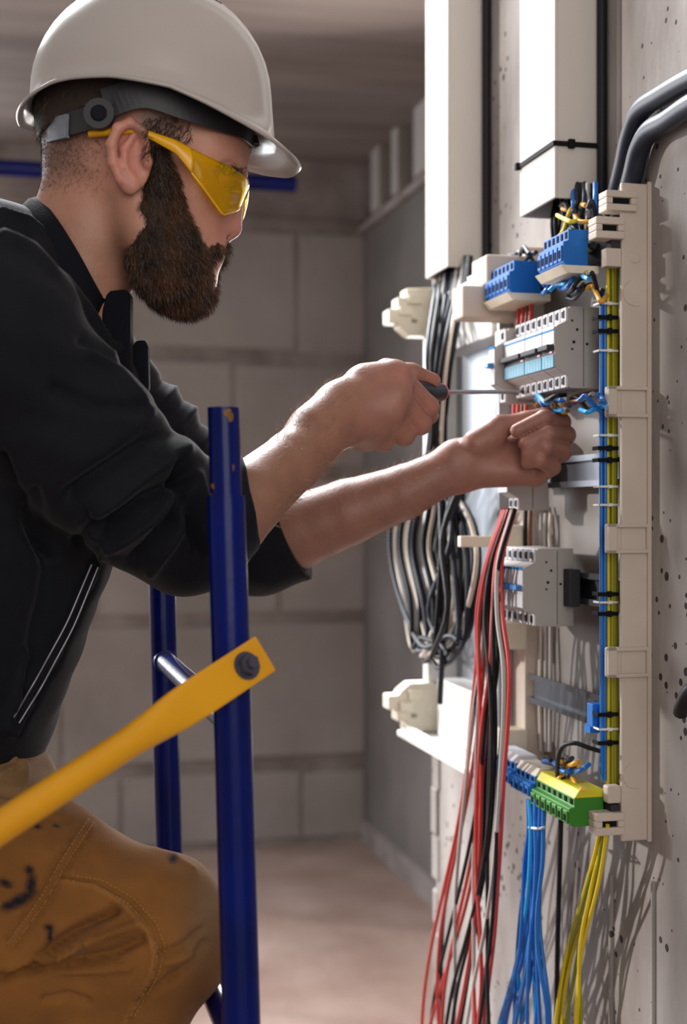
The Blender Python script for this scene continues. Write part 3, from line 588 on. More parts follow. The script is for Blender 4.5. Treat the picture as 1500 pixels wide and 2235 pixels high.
def tone_mat(name, rough, bump, bscale, sss=0.0, sheen=0.0, noise=0.15, nscale=60, spec=0.4):
    m = mat(name, (1, 1, 1, 1), rough=rough, noise=noise, nscale=nscale, bump=bump, bscale=bscale, spec=spec); nt = m.node_tree; b = nt.nodes['Principled BSDF']
    old = b.inputs['Base Color'].links[0].from_socket; at_ = nt.nodes.new('ShaderNodeAttribute'); at_.attribute_name = 'tone'
    mx = nt.nodes.new('ShaderNodeMix'); mx.data_type = 'RGBA'; mx.blend_type = 'MULTIPLY'; mx.inputs['Factor'].default_value = 1
    nt.links.new(old, mx.inputs['A']); nt.links.new(at_.outputs['Color'], mx.inputs['B']); nt.links.new(mx.outputs['Result'], b.inputs['Base Color'])
    if sss: b.inputs['Subsurface Weight'].default_value = sss; b.inputs['Subsurface Radius'].default_value = (0.9, 0.35, 0.2); b.inputs['Subsurface Scale'].default_value = 0.006
    if sheen: b.inputs['Sheen Weight'].default_value = sheen; b.inputs['Sheen Roughness'].default_value = 0.4
    return m
tone_mat('skin', 0.46, 0.12, 260, sss=0.25, noise=0.14, nscale=45)
tone_mat('hoodie_fabric', 0.8, 0.15, 500, sheen=0.05, noise=0.2, nscale=120, spec=0.2)
tone_mat('trouser_fabric', 0.9, 0.25, 420, sheen=0.08, noise=0.22, nscale=22, spec=0.15)
mat('hair_brown', (0.050, 0.022, 0.010, 1), rough=0.5, color2=(0.012, 0.006, 0.004, 1), nscale=25)
mat('beard_hair', (0.115, 0.047, 0.018, 1), rough=0.45, color2=(0.020, 0.010, 0.006, 1), nscale=38)
mat('beard_root', (0.022, 0.011, 0.006, 1), rough=0.8)
mat('arm_hair', (0.30, 0.18, 0.10, 1), rough=0.5)
mat('helmet_white', (0.385, 0.345, 0.325, 1), rough=0.32, noise=0.04, nscale=6, Coat_Weight=0.15)
mat('band_black', (0.014, 0.014, 0.018, 1), rough=0.5)
mat('strap_grey', (0.20, 0.23, 0.28, 1), rough=0.5, noise=0.3, nscale=60)
mat('yellow_frame', (0.72, 0.36, 0.004, 1), rough=0.25)
lm = mat('yellow_lens', (0.98, 0.74, 0.015, 1), rough=0.06, Transmission_Weight=0.86, IOR=1.2)
mat('eye_white', (0.7, 0.66, 0.62, 1), rough=0.2); mat('eye_dark', (0.03, 0.018, 0.01, 1), rough=0.1); mat('boot', (0.03, 0.022, 0.018, 1), rough=0.6, noise=0.3)
mat('zip_metal', (0.25, 0.25, 0.28, 1), rough=0.4, metal=0.8)

PO = Vector((-0.33, 1.32, 0.0))
man = empty('person', PO); tag(man, 'man in dark hoodie and brown work trousers leaning in to wire the panel', 'person')
def mir(q, Yc=1.3): return Vector((q[0], 2*Yc-q[1], q[2]))

# ---- head
HC = 1.3
def skull(p): return ell(p, A(305, 232, HC), (0.096, 0.076, 0.102))
def head(p):
    d = skull(p)
    d = sm(d, ell(p, A(465, 330, HC), (0.034, 0.055, 0.045)), 0.02)
    d = sm(d, ell(p, A(425, 430, HC), (0.040, 0.052, 0.062)), 0.02)
    for s in (-1, 1):
        d = sm(d, ell(p, A(440, 425, HC)+Vector((0, s*0.034, 0)), (0.022, 0.020, 0.022)), 0.012)
        d = sm(d, cone(p, A(305, 440, HC)+Vector((0, s*0.052, 0)), A(330, 520, HC)+Vector((0, s*0.046, 0)), 0.018, 0.020), 0.02)
        d = sm(d, cone(p, A(330, 530, HC)+Vector((0, s*0.045, 0)), A(425, 615, HC)+Vector((0, s*0.014, 0)), 0.020, 0.018), 0.02)
    d = sm(d, ell(p, A(385, 540, HC), (0.040, 0.042, 0.045)), 0.015)
    d = sm(d, ell(p, A(452, 535, HC), (0.017, 0.026, 0.022)), 0.010)
    d = sm(d, ell(p, A(415, 615, HC), (0.020, 0.022, 0.018)), 0.010)
    for s in (-1, 1):                             # eye sockets
        d = -sm(-d, ell(p, A(505, 405, HC)+Vector((0, s*0.031, 0)), (0.014, 0.015, 0.011)), 0.010)
        lid = np.maximum(ell(p, A(497, 405, HC)+Vector((0, s*0.031, 0)), (0.0128, 0.0128, 0.0124)), (A(0, 429, HC).z-p[:, 2])*0.9)
        d = sm(d, lid, 0.003)
    d = sm(d, cone(p, A(519, 385, HC), A(502, 494, HC), 0.0075, 0.0105), 0.008)
    d = sm(d, ell(p, A(500, 497, HC), (0.0115, 0.0115, 0.0105)), 0.004)
    for s in (-1, 1):
        d = sm(d, ell(p, A(481, 506, HC)+Vector((0, s*0.0125, 0)), (0.0095, 0.0065, 0.0075)), 0.004)
        d = -sm(-d, ell(p, A(487, 518, HC)+Vector((0, s*0.0075, 0)), (0.006, 0.0035, 0.0035)), 0.002)
    d = sm(d, ell(p, A(463, 554, HC), (0.0095, 0.020, 0.0048)), 0.003)     # lips
    d = sm(d, ell(p, A(452, 569, HC), (0.0085, 0.017, 0.0050)), 0.003)
    d = sm(d, chain(p, [(A(225, 400, HC), 0.056), (A(190, 520, HC), 0.050), (A(152, 660, HC), 0.050), (A(100, 800, HC), 0.07)], 0.02), 0.022)
    for s, Y in ((-1, 1.222), (1, 1.378)):        # ears
        f = lambda x, y, dy=0.0: A(750+(x-750)*1.222/1.222, y, 1.222+dy) if s < 0 else mir(A(x, y, 1.222+dy))
        e_ = ell(p, f(285, 342, 0.004), (0.0185, 0.0065, 0.031), 0.12)
        e_ = sm(e_, chain(p, [(f(318, 318), .004), (f(312, 285, -.005), .0042), (f(285, 268, -.008), .0045), (f(257, 280, -.009), .0047), (f(243, 315, -.009), .0047), (f(247, 355, -.007), .0045), (f(262, 392, -.004), .0045)], .003), 0.004)
        e_ = sm(e_, ell(p, f(283, 402, -.001), (0.0085, 0.005, 0.0095)), 0.006)
        e_ = sm(e_, chain(p, [(f(290, 298, -.004), .003), (f(272, 325, -.005), .0034), (f(272, 362, -.004), .0034), (f(288, 385, -.003), .003)], .003), 0.004)
        e_ = -sm(-e_, ell(p, f(303, 347, -.006), (0.0085, 0.0075, 0.0135)), 0.003)
        e_ = sm(e_, ell(p, f(322, 352, -.001), (0.0045, 0.005, 0.007)), 0.004)
        d = sm(d, e_, 0.005)
    return d
# ---- arms and hands (each finger its own chain of joints)
def hand_r(p):
    f = A
    d = chain(p, [(f(470, 1165, 1.26), .040), (f(540, 1090, 1.285), .0345), (f(640, 1005, 1.345), .0295), (f(735, 912, 1.405), .0240)], 0.005)
    d = sm(d, cone(p, f(690, 935, 1.375), f(790, 860, 1.42), .022, .026), 0.025)
    d = sm(d, chain(p, [(f(742, 885, 1.405), .021), (f(742, 928, 1.405), .021)], .01), 0.015)
    K = {'i': (870, 822, 1.418), 'm': (868, 862, 1.405), 'r': (852, 903, 1.405), 'p': (824, 938, 1.415)}
    for k, r in (('i', .0150), ('m', .0150), ('r', .0145), ('p', .0135)):
        d = sm(d, cone(p, f(755, 905, 1.412), f(*K[k]), .022, r), 0.016)
    d = sm(d, cone(p, f(800, 830, 1.425), f(850, 815, 1.425), .0165, .0135), 0.014)
    d = sm(d, ell(p, f(800, 935, 1.43), (.030, .018, .024)), 0.012)
    fi = chain(p, [(f(870, 824, 1.418), .0130), (f(936, 888, 1.440), .0108), (f(938, 906, 1.480), .0092), (f(915, 880, 1.500), .0085)], .004)
    fm = chain(p, [(f(866, 866, 1.407), .0132), (f(918, 925, 1.430), .0112), (f(918, 930, 1.470), .0095), (f(890, 895, 1.485), .0088)], .004)
    fr = chain(p, [(f(850, 906, 1.407), .0128), (f(882, 950, 1.425), .0110), (f(888, 945, 1.462), .0092), (f(862, 905, 1.475), .0085)], .004)
    fp = chain(p, [(f(822, 940, 1.415), .0120), (f(838, 965, 1.427), .0098), (f(850, 955, 1.455), .0084), (f(838, 920, 1.468), .0078)], .004)
    for q_ in (fi, fm, fr, fp): d = sm(d, q_, 0.0045)
    th = chain(p, [(f(785, 850, 1.445), .017), (f(845, 812, 1.462), .0135), (f(898, 817, 1.462), .0112), (f(944, 832, 1.472), .0092)], .006)
    return sm(d, th, 0.008)
def hand_l(p):
    f = A
    d = chain(p, [(f(560, 1205, 1.63), .046), (f(650, 1160, 1.622), .0435), (f(760, 1118, 1.61), .0385), (f(880, 1075, 1.60), .0315), (f(985, 1024, 1.595), .0255)], 0.004)
    d = sm(d, chain(p, [(f(1000, 998, 1.592), .020), (f(1010, 1032, 1.598), .021)], .01), 0.02)
    K = [(f(1166, 962, 1.612), .0135), (f(1178, 992, 1.606), .0135), (f(1180, 1018, 1.600), .013), (f(1168, 1040, 1.594), .012)]
    for q_, r in K: d = sm(d, cone(p, f(1020, 1012, 1.600), q_, .022, r), 0.014)
    d = sm(d, ell(p, f(1100, 1030, 1.588), (.040, .014, .014), 0.10), 0.012)          # heel of the hand
    d = sm(d, ell(p, f(1062, 962, 1.580), (.026, .015, .0165), 0.55), 0.012)          # ball of the thumb
    fs_ = [[(f(1166, 962, 1.612), .0130), (f(1226, 922, 1.600), .0108), (f(1188, 912, 1.568), .0092), (f(1128, 940, 1.560), .0078)],
           [(f(1178, 992, 1.606), .0132), (f(1236, 950, 1.590), .0110), (f(1196, 946, 1.556), .0093), (f(1146, 968, 1.556), .0080)],
           [(f(1180, 1018, 1.600), .0126), (f(1228, 986, 1.580), .0104), (f(1190, 976, 1.550), .0090), (f(1152, 992, 1.556), .0078)],
           [(f(1168, 1040, 1.594), .0116), (f(1206, 1020, 1.570), .0094), (f(1178, 1004, 1.550), .0082), (f(1150, 1010, 1.558), .0072)]]
    for q_ in fs_: d = sm(d, chain(p, q_, .003), 0.0035)
    th = chain(p, [(f(1040, 968, 1.580), .0165), (f(1090, 932, 1.584), .0130), (f(1150, 918, 1.588), .0102), (f(1203, 900, 1.594), .0082)], .006)
    return sm(d, th, 0.004)
# inner trunk that joins head and arms under the clothes
SHR, SHL = A(-50, 730, 1.13), A(150, 770, 1.50); ELR, ELL_ = A(440, 1190, 1.245), A(575, 1208, 1.632)
CH = A(40, 860, 1.32); PE = A(-270, 1690, 1.33)
def trunk(p):
    d = cone(p, CH, PE, 0.10, 0.09); d = sm(d, cone(p, A(130, 740, 1.30), CH, 0.055, 0.10), 0.04)
    for s_, e_ in ((SHR, ELR), (SHL, ELL_)):
        d = sm(d, cone(p, A(90, 760, 1.31), s_, 0.05, 0.045), 0.03); d = sm(d, cone(p, s_, e_, 0.042, 0.036), 0.02)
    return d
parts = []
Vh, Qh = surf(head, (-0.30, 1.19, 1.40), (-0.075, 1.41, 1.83), 0.0021)
def skin_tone(V, base):
    return np.tile(np.array(base), (len(V), 1))
x_, y_ = px(Vh); T = skin_tone(Vh, (0.53, 0.25, 0.175)); nearside = Vh[:, 1] < 1.3
def blend(T, c, w): return T*(1-w[:, None])+np.array(c)*w[:, None]
T = blend(T, (0.36, 0.18, 0.12), 0.8/(1+np.exp(-(y_-430)/25))/(1+np.exp((x_-330)/25)))   # darker neck
T = blend(T, (0.56, 0.22, 0.17), 0.8*np.exp(-(np.hypot((x_-280)/45, (y_-335)/80))**4))                      # ear
T = blend(T, (0.50, 0.20, 0.165), 0.7*np.exp(-(np.hypot((x_-500)/35, (y_-495)/30))**2))                     # nose
T = blend(T, (0.46, 0.18, 0.15), 0.8*np.exp(-(np.hypot((x_-470)/25, (y_-560)/14))**2))                      # lips
T = blend(T, (0.13, 0.08, 0.065), 0.75/(1+np.exp((x_-190)/18))/(1+np.exp((y_-395)/16)))                       # shaved nape
T = blend(T, (0.25, 0.135, 0.09), 0.6*np.exp(-(np.hypot((x_-262)/22, (y_-540)/60))**2))                     # stubble on the throat
T = blend(T, (0.10, 0.06, 0.045), np.clip(0.8*np.exp(-(np.hypot((x_-345)/55, (y_-275)/42))**4), 0, 1))       # temple hair
parts.append((Vh, Qh, T))
for fn, lo, hi in ((hand_r, A(430, 1260, 1.2), A(985, 760, 1.54)), (hand_l, A(520, 1300, 1.5), A(1275, 850, 1.69))):
    b0 = [min(lo[i], hi[i])-0.01 for i in range(3)]; b1 = [max(lo[i], hi[i])+0.01 for i in range(3)]
    b0[1] = 1.18 if fn is hand_r else 1.52; b1[1] = 1.53 if fn is hand_r else 1.70
    V, Q = surf(fn, b0, b1, 0.0021); x_, y_ = px(V); T = skin_tone(V, (0.29, 0.142, 0.092) if fn is hand_r else (0.30, 0.145, 0.105))
    hx = (x_-(760 if fn is hand_r else 1000))/60
    T = blend(T, (0.36, 0.158, 0.118), 0.9/(1+np.exp(-hx)))
    if fn is hand_r:
        for c in ((870, 815), (940, 890), (918, 928), (945, 832)): T = blend(T, (0.42, 0.16, 0.125), 0.6*np.exp(-(np.hypot(x_-c[0], y_-c[1])/22)**2))
    parts.append((V, Q, T))
V, Q = surf(trunk, (-0.62, 1.03, 0.95), (-0.02, 1.72, 1.56), 0.011); parts.append((V, Q, skin_tone(V, (0.5, 0.27, 0.19))))
n0 = 0; VV, QQ, TT = [], [], []
for V, Q, T in parts: VV.append(V); QQ.append(Q+n0); TT.append(T); n0 += len(V)
body = npobj('body', np.concatenate(VV), np.concatenate(QQ), 'skin', man, PO, np.concatenate(TT))
def nail(c, r, n_):
    m = MB(); c = Vector(c); 
    pts = [c+Vector((r[0]*math.cos(t), 0, r[1]*math.sin(t))) for t in np.linspace(0, 2*math.pi, 12, False)]
    m.add([p_ - Vector((0, 0.0004, 0)) for p_ in pts]+[c-Vector((0, 0.0016, 0))], [(k, (k+1) % 12, 12) for k in range(12)], True)
    return m
for s in (-1, 1):                                 # eyes
    c = A(497, 405, HC)+Vector((0, s*0.031, 0)); vs_, fs_ = [], []
    bmx = bmesh.new(); bmesh.ops.create_uvsphere(bmx, u_segments=20, v_segments=14, radius=0.0115, matrix=Matrix.Translation(c-PO)); me = bpy.data.meshes.new('eye'); bmx.to_mesh(me); bmx.free()
    me.materials.append(MATS['eye_white']); eo = link(bpy.data.objects.new('eye', me), man); me.polygons.foreach_set('use_smooth', [True]*len(me.polygons))
    d = Vector((0.93, 0, -0.36)); MB().tube([c+d*0.0090-PO, c+d*0.0118-PO], [0.0052, 0.0040], 14).build('iris', 'eye_dark', eo)

# ---- hair, beard: a root surface plus strands
def strands(name, V, N, parent, material, n, length, thick, flow, seed, spread=0.35, lift=0.5, keep=None):
    rg = np.random.default_rng(seed); i = rg.integers(0, len(V), n)
    if keep is not None: i = i[keep(V[i])]
    b = V[i]+rg.normal(0, 0.0008, (len(i), 3)); nn = N[i]; fl = flow(b) if callable(flow) else np.tile(np.array(flow, float), (len(i), 1))
    d = nn*lift+fl+rg.normal(0, spread, (len(i), 3)); d /= np.linalg.norm(d, axis=1)[:, None]
    Ls = length*rg.uniform(0.5, 1.2, len(i))[:, None]; bend = fl+rg.normal(0, spread*0.6, (len(i), 3)); bend /= np.linalg.norm(bend, axis=1)[:, None]
    p0, p1 = b-d*0.001, b+d*Ls*0.5; p2 = p1+(d*0.4+bend*0.6)*Ls*0.5
    s = np.cross(d, rg.normal(0, 1, (len(i), 3))); s /= np.linalg.norm(s, axis=1)[:, None]; t = np.cross(d, s)
    rings = []
    for q_, r in ((p0, thick), (p1, thick*0.8)):
        for k in range(3):
            a = 2*math.pi*k/3; rings.append(q_+(s*math.cos(a)+t*math.sin(a))*r)
    P_ = np.stack(rings+[p2], 1).reshape(-1, 3); o = np.arange(len(i))[:, None]*7
    f4 = np.concatenate([o+np.array([k, (k+1) % 3, 3+(k+1) % 3, 3+k]) for k in range(3)]); f3 = np.concatenate([o+np.array([3+k, 3+(k+1) % 3, 6]) for k in range(3)])
    me = bpy.data.meshes.new(name); me.from_pydata((P_-np.array(PO)).tolist(), [], f4.tolist()+f3.tolist()); me.materials.append(MATS[material])
    return tag(link(bpy.data.objects.new(name, me), parent), kind='stuff')
def beard_f(p):
    d = None
    for s in (-1, 1):
        g = (lambda x, y, Y: A(x, y, Y)) if s < 0 else (lambda x, y, Y: mir(A(x, y, Y)))
        c = chain(p, [(g(352, 335, 1.237), .006), (g(352, 400, 1.245), .013), (g(336, 465, 1.250), .018), (g(336, 530, 1.256), .0235), (g(352, 585, 1.262), .0255), (g(392, 622, 1.278), .023)], 0.012)
        d = c if d is None else sm(d, c, 0.012)
        d = sm(d, chain(p, [(g(372, 450, 1.252), .013), (g(385, 530, 1.258), .019), (g(410, 590, 1.27), .021)], .01), 0.014)
        d = sm(d, chain(p, [(g(481, 535, 1.297), .0072), (g(458, 545, 1.282), .0085), (g(425, 568, 1.270), .010)], .006), 0.006)
    d = sm(d, chain(p, [(A(380, 595, HC), .034), (A(408, 635, HC), .0190), (A(422, 648, HC), .012)], .01), 0.015)
    d = sm(d, chain(p, [(A(438, 590, HC), .0105), (A(434, 642, HC), .012)], .006), 0.012)
    return d+0.0012*np.sin(p[:, 0]*420+p[:, 1]*300)*np.sin(p[:, 2]*260+p[:, 1]*200)
V, Q = surf(beard_f, (-0.215, 1.215, 1.46), (-0.095, 1.385, 1.66), 0.0022); N = grad(beard_f, V)
bd = npobj('beard', V, Q, 'beard_root', man, PO)
hv = head(V) > -0.0015
fl = lambda b: np.stack([0.25+0*b[:, 0], 0*b[:, 0], -1+0*b[:, 0]], 1)
strands('beard_strands', V[hv], N[hv], bd, 'beard_hair', 20000, 0.0090, 0.00020, fl, 5)
def hair_f(p):
    d = ell(p, A(303, 235, HC), (0.0985, 0.0785, 0.1035)); x, y = p[:, 0], p[:, 2]
    zl = A(0, 300, HC).z+np.interp(x, [A(90, 0, HC).x, A(240, 0, HC).x, A(330, 0, HC).x, A(430, 0, HC).x, A(540, 0, HC).x], [-0.005, 0.01, 0.008, 0.012, 0.05])
    return np.maximum(d, (zl-p[:, 2])*0.9)
V, Q = surf(hair_f, (-0.30, 1.21, 1.57), (-0.08, 1.39, 1.79), 0.003); N = grad(hair_f, V)
hr = npobj('hair', V, Q, 'beard_root', man, PO)
strands('hair_strands', V, N, hr, 'hair_brown', 5000, 0.008, 0.00018, lambda b: np.stack([-0.3+0*b[:, 0], 0*b[:, 0], -1.2+0*b[:, 0]], 1), 6, lift=0.1, spread=0.2, keep=lambda v: v[:, 2] < A(0, 240, HC).z)
Nh = grad(head, Vh); xh, yh = px(Vh)
_rn = np.random.default_rng(3).uniform(0, 1, len(Vh)); sel = (xh < 150+90*_rn) & (yh > 290) & (yh < 340+95*_rn) & (Vh[:, 1] < 1.42)
strands('nape_stubble', Vh[sel], Nh[sel], hr, 'hair_brown', 8000, 0.0022, 0.00008, (-0.2, 0, -1.0), 8)
sel = (xh > 315) & (xh < 420) & (yh > 255) & (yh < 350) & (yh < 360-(xh-315)*0.55)
strands('sideburn', Vh[sel], Nh[sel], hr, 'hair_brown', 1500, 0.009, 0.0002, (-0.5, 0, -0.8), 9)
sel = (np.abs(yh-375) < 9) & (xh > 470) & (Vh[:, 1] < 1.295)
if sel.any(): strands('eyebrow', Vh[sel], Nh[sel], hr, 'hair_brown', 250, 0.008, 0.0002, (-0.6, -0.5, 0.1), 10)
for fn, (V, Q, T), c0 in ((hand_r, parts[1], 0), (hand_l, parts[2], 1)):
    N = grad(fn, V); xa, ya = px(V); sel = (xa < (760 if c0 == 0 else 960)) & (xa > (600 if c0 == 0 else 690))
    strands('arm_hair', V[sel], N[sel], body, 'arm_hair', 1300 if c0 == 0 else 800, 0.012, 0.00012, (0.5, 0, 0.1), 11+c0, lift=0.7)

# ---- hoodie
def hood(p):
    d = cone(p, A(30, 870, 1.32), PE+Vector((0.02, 0, 0.06)), 0.152, 0.150)
    q = p.copy(); q[:, 1] = 1.32+(q[:, 1]-1.32)*0.86; d = cone(q, A(-5, 935, 1.32), PE+Vector((0.01, 0, 0.03)), 0.146, 0.145)
    d = sm(d, cone(p, A(85, 745, 1.31), A(10, 900, 1.31), 0.070, 0.12), 0.04)
    d = sm(d, cone(p, A(12, 650, 1.26), SHR, 0.070, 0.076), 0.04); d = sm(d, cone(p, A(60, 690, 1.36), SHL, 0.066, 0.066), 0.04)
    ar = chain(p, [(SHR, .080), (A(170, 960, 1.18), .066), (A(318, 1090, 1.215), .057), (A(408, 1165, 1.245), .052)], 0.03)
    ar = sm(ar, chain(p, [(A(410, 1162, 1.245), .052), (A(480, 1118, 1.262), .045), (A(535, 1080, 1.283), .0395)], .02), 0.02)
    d = sm(d, ar, 0.022)
    al = chain(p, [(SHL, .066), (A(330, 960, 1.55), .054), (A(560, 1195, 1.63), .054)], 0.02)
    al = sm(al, chain(p, [(A(560, 1195, 1.63), .054), (A(690, 1160, 1.622), .0520)], .02), 0.02)
    d = sm(d, al, 0.02)
    d = sm(d, ell(p, A(0, 535, 1.30), (.050, .085, .040)), 0.03)          # hood bunched behind the neck
    # openings: neck and cuffs
    d = np.maximum(d, -cone(p, A(215, 470, HC), A(165, 650, HC), 0.067, 0.060))
    return d
def planecut(d, p, c, n_): return np.maximum(d, (p-np.array(c)) @ np.array(n_))
cr = np.array(A(560, 1050, 1.29)-A(470, 1140, 1.262)); cr = cr/np.linalg.norm(cr); cl = np.array(A(700, 1148, 1.616)-A(600, 1190, 1.626)); cl = cl/np.linalg.norm(cl)
def hood_cut(p):
    d = hood(p)
    wr_ = (p[:, 1] < 1.45) & (p[:, 0] > A(480, 0, 1.26).x); d = np.where(wr_, np.maximum(d, (p-np.array(A(547, 1085, 1.275))) @ np.array((0.97, 0.1, 0.2))), d)
    wl_ = (p[:, 1] > 1.50) & (p[:, 0] > A(600, 0, 1.62).x); d = np.where(wl_, np.maximum(d, (p-np.array(A(640, 1172, 1.621))) @ cl), d)
    return np.maximum(d, A(0, 1640, 1.32).z-p[:, 2]-0.35*(p[:, 0]+0.42))
V, Q = surf(hood_cut, (-0.66, 1.0, 0.98), (-0.03, 1.72, 1.62), 0.0034); N = grad(hood, V, 0.003)
x_, y_ = px(V); face = np.clip(-N[:, 1]+0.35, 0, 1)*(V[:, 1] < 1.40)
D = np.zeros(len(V))
def ridge(poly, w, amp, mask=None):
    global D
    g = np.exp(-(segd(x_, y_, poly)/w)**2)*amp*1.55; D += g*(face if mask is None else mask)
for poly, w, a in [([(150, 1085), (260, 1010), (330, 960), (385, 935)], 20, -.010), ([(185, 1130), (300, 1050), (400, 985)], 18, .007), ([(215, 1165), (320, 1085), (410, 1040)], 14, -.009),
                   ([(250, 1190), (340, 1130), (395, 1075)], 14, .007), ([(290, 1225), (370, 1140), (402, 1050)], 13, -.008), ([(330, 1245), (395, 1150), (412, 1045)], 12, .006),
                   ([(385, 1010), (400, 1100), (430, 1200)], 12, -.006), ([(430, 1040), (445, 1120), (455, 1200)], 14, .005), ([(170, 1180), (200, 1150), (190, 1120)], 12, -.007), ([(225, 1215), (235, 1185), (190, 1165)], 9, .005),
                   ([(120, 850), (210, 885), (300, 890), (340, 885)], 16, -.004), ([(190, 770), (250, 800), (290, 850), (330, 895)], 10, .006), ([(185, 745), (260, 790)], 14, -.005),
                   ([(0, 525), (70, 545), (140, 610), (200, 690), (250, 770)], 9, .008), ([(0, 470), (60, 480), (130, 540), (190, 610), (235, 700), (262, 780)], 8, .006), ([(0, 500), (65, 512), (135, 575), (195, 650), (245, 740)], 9, -.007),
                   ([(210, 1225), (120, 1420), (20, 1600)], 8, .007), ([(225, 1235), (140, 1420), (40, 1600)], 6, -.006), ([(70, 1080), (110, 1250), (60, 1500)], 20, -.006), ([(0, 1000), (60, 1150), (110, 1220)], 12, -.008), ([(60, 1430), (10, 1590)], 10, .006)]:
    ridge(poly, w, a)
farm = ((V[:, 1] > 1.44) & (x_ > 300)).astype(float)
for k in range(7):
    c = (335+k*24, 850+k*20); ridge([(c[0]-18, c[1]+24), (c[0]+22, c[1]-22)], 9, 0.0028 if k % 2 else -0.0022, farm)
D += 0.0014*np.sin(V[:, 0]*70+V[:, 2]*95+2*np.sin(V[:, 1]*30))*np.sin(V[:, 2]*60-V[:, 0]*40)
V2 = V+N*D[:, None]
hoodie = npobj('hoodie', V2, Q, 'hoodie_fabric', man, PO, np.tile((0.0042, 0.0048, 0.0085), (len(V), 1)))
hoodie['label'] = 'black zip-up hoodie with sleeves pushed up'
# stand-up collar: rolled hood edge round the neck, and the two zip flaps in front
near_ = [(78, 436, 1.300), (92, 444, 1.268), (126, 486, 1.240), (170, 556, 1.230), (208, 626, 1.240), (224, 654, 1.262)]
top_ = [mir(A(*q_)) for q_ in near_[:0:-1]]+[A(*q_) for q_ in near_]
top_ = spline(top_, 5); nc = len(top_); axn = A(185, 540, HC); g_ = []
for q_ in top_:                                   # folded collar: rolls over at the top and runs down into the shoulders
    o_ = Vector((q_.x-axn.x-(axn.z-q_.z)*0.35, q_.y-HC, 0)).normalized()
    for a_, b_ in ((-0.010, -0.03), (-0.004, -0.004), (0.0, 0.002), (0.006, 0.0), (0.012, -0.010), (0.018, -0.03), (0.020, -0.065), (0.012, -0.10)):
        g_.append(q_+o_*a_+Vector((-0.35*(-b_), 0, b_)))
k_ = 8; m = MB(); m.add(g_, [(i*k_+j, i*k_+j+1, (i+1)*k_+j+1, (i+1)*k_+j) for i in range(nc-1) for j in range(k_-1)], True)
mat('hoodie_trim', (0.0045, 0.005, 0.009, 1), rough=0.9, spec=0.15, bump=0.2, bscale=400)
co = m.build('collar', 'hoodie_trim', hoodie, PO); co.modifiers.new('t', 'SOLIDIFY').thickness = 0.003
def on_cloth(poly, V_, off=0.0012, ymax=1.45):    # a line measured in the photo, laid on the cloth
    vx, vy = px(V_); out = []
    for (a, b), (c, e_) in zip(poly[:-1], poly[1:]):
        for t in np.linspace(0, 1, 8):
            X_, Y_ = a+(c-a)*t, b+(e_-b)*t; cand = np.where(np.hypot(vx-X_, vy-Y_) < 7)[0]
            if len(cand): out.append(A(X_, Y_, V_[cand, 1].min()-off)-PO)
    return out
for poly in ([(214, 1238), (160, 1370), (90, 1500), (22, 1610)], [(200, 1232), (146, 1360), (80, 1480), (10, 1600)]):
    MB().tube(spline(on_cloth(poly, V2)[::3], 4), 0.0011, 6).build('zipper', 'zip_metal', hoodie)  # metal tubes draw the rim-lit zip lines as bright strips
def flap(pts, y0, y1, name):
    mb = MB(); poly = [A(x, y, y0) for x, y in pts]; n = len(poly)
    vs_ = [(q_.x, y0, q_.z) for q_ in poly]+[(q_.x, y1, q_.z) for q_ in poly]
    mb.add(vs_, [tuple(range(n)), tuple(range(2*n-1, n-1, -1))]+[(i, i+n, (i+1) % n+n, (i+1) % n) for i in range(n)])
    return mb.build(name, 'hoodie_trim', hoodie, PO, bevel=0.003)
flap([(215, 655), (240, 634), (272, 630), (283, 640), (284, 800), (262, 830), (230, 760)], 1.262, 1.285, 'zip_flap')
flap([(284, 760), (296, 742), (316, 740), (322, 755), (324, 850), (300, 880), (284, 850)], 1.30, 1.318, 'zip_flap')
MB().tube([A(284, 640, 1.286)-PO, A(285, 810, 1.286)-PO], 0.0012, 6).build('zipper', 'zip_metal', hoodie)
MB().tube([A(322, 830, 1.312)-PO, A(300, 880, 1.312)-PO], 0.0014, 6).build('zipper', 'zip_metal', hoodie)

# ---- trousers and boots
HIR, KNR, FTR = A(-300, 1830, 1.28), A(322, 2048, 1.225), Vector((-0.31, 1.23, 0.50))
HIL, KNL, FTL = A(-300, 1760, 1.42), Vector((-0.46, 1.47, 0.58)), Vector((-0.58, 1.47, 0.10))
def pants(p):
    d = ell(p, A(-230, 1745, 1.33), (0.155, 0.165, 0.115))
    d = sm(d, chain(p, [(HIR, .115), (A(60, 2010, 1.245), .104), (KNR, .068)], .03), 0.04)
    d = sm(d, ell(p, A(330, 2030, 1.222), (.062, .062, .064)), 0.03)
    d = sm(d, chain(p, [(KNR, .066), (lerp(KNR, FTR, .45)+Vector((-.025, 0, 0)), .064), (FTR, .055)], .03), 0.02)
    d = sm(d, chain(p, [(HIL, .10), (KNL, .072), (FTL, .058)], .03), 0.03)
    d = np.maximum(d, p[:, 2]-A(0, 1612, 1.32).z-0.02-0.25*np.maximum(0, -0.30-p[:, 0]))
    return d
V, Q = surf(pants, (-0.78, 1.08, 0.06), (-0.06, 1.60, 1.20), 0.0032); N = grad(pants, V, 0.003); x_, y_ = px(V); face = np.clip(-N[:, 1]+0.35, 0, 1); D = np.zeros(len(V))
seamA = [(135, 1925), (200, 1935), (270, 1975), (320, 2030), (338, 2080), (325, 2140), (270, 2235)]; seamB = [(200, 1790), (140, 1880), (90, 1970), (20, 2065)]
ridge(seamA, 7, .0030); ridge([(a+13, b-10) for a, b in seamA], 5, -.0030); ridge(seamB, 6, .003); ridge([(a-14, b-6) for a, b in seamB], 4, -.003); ridge([(a+12, b+6) for a, b in seamB], 4, -.003)
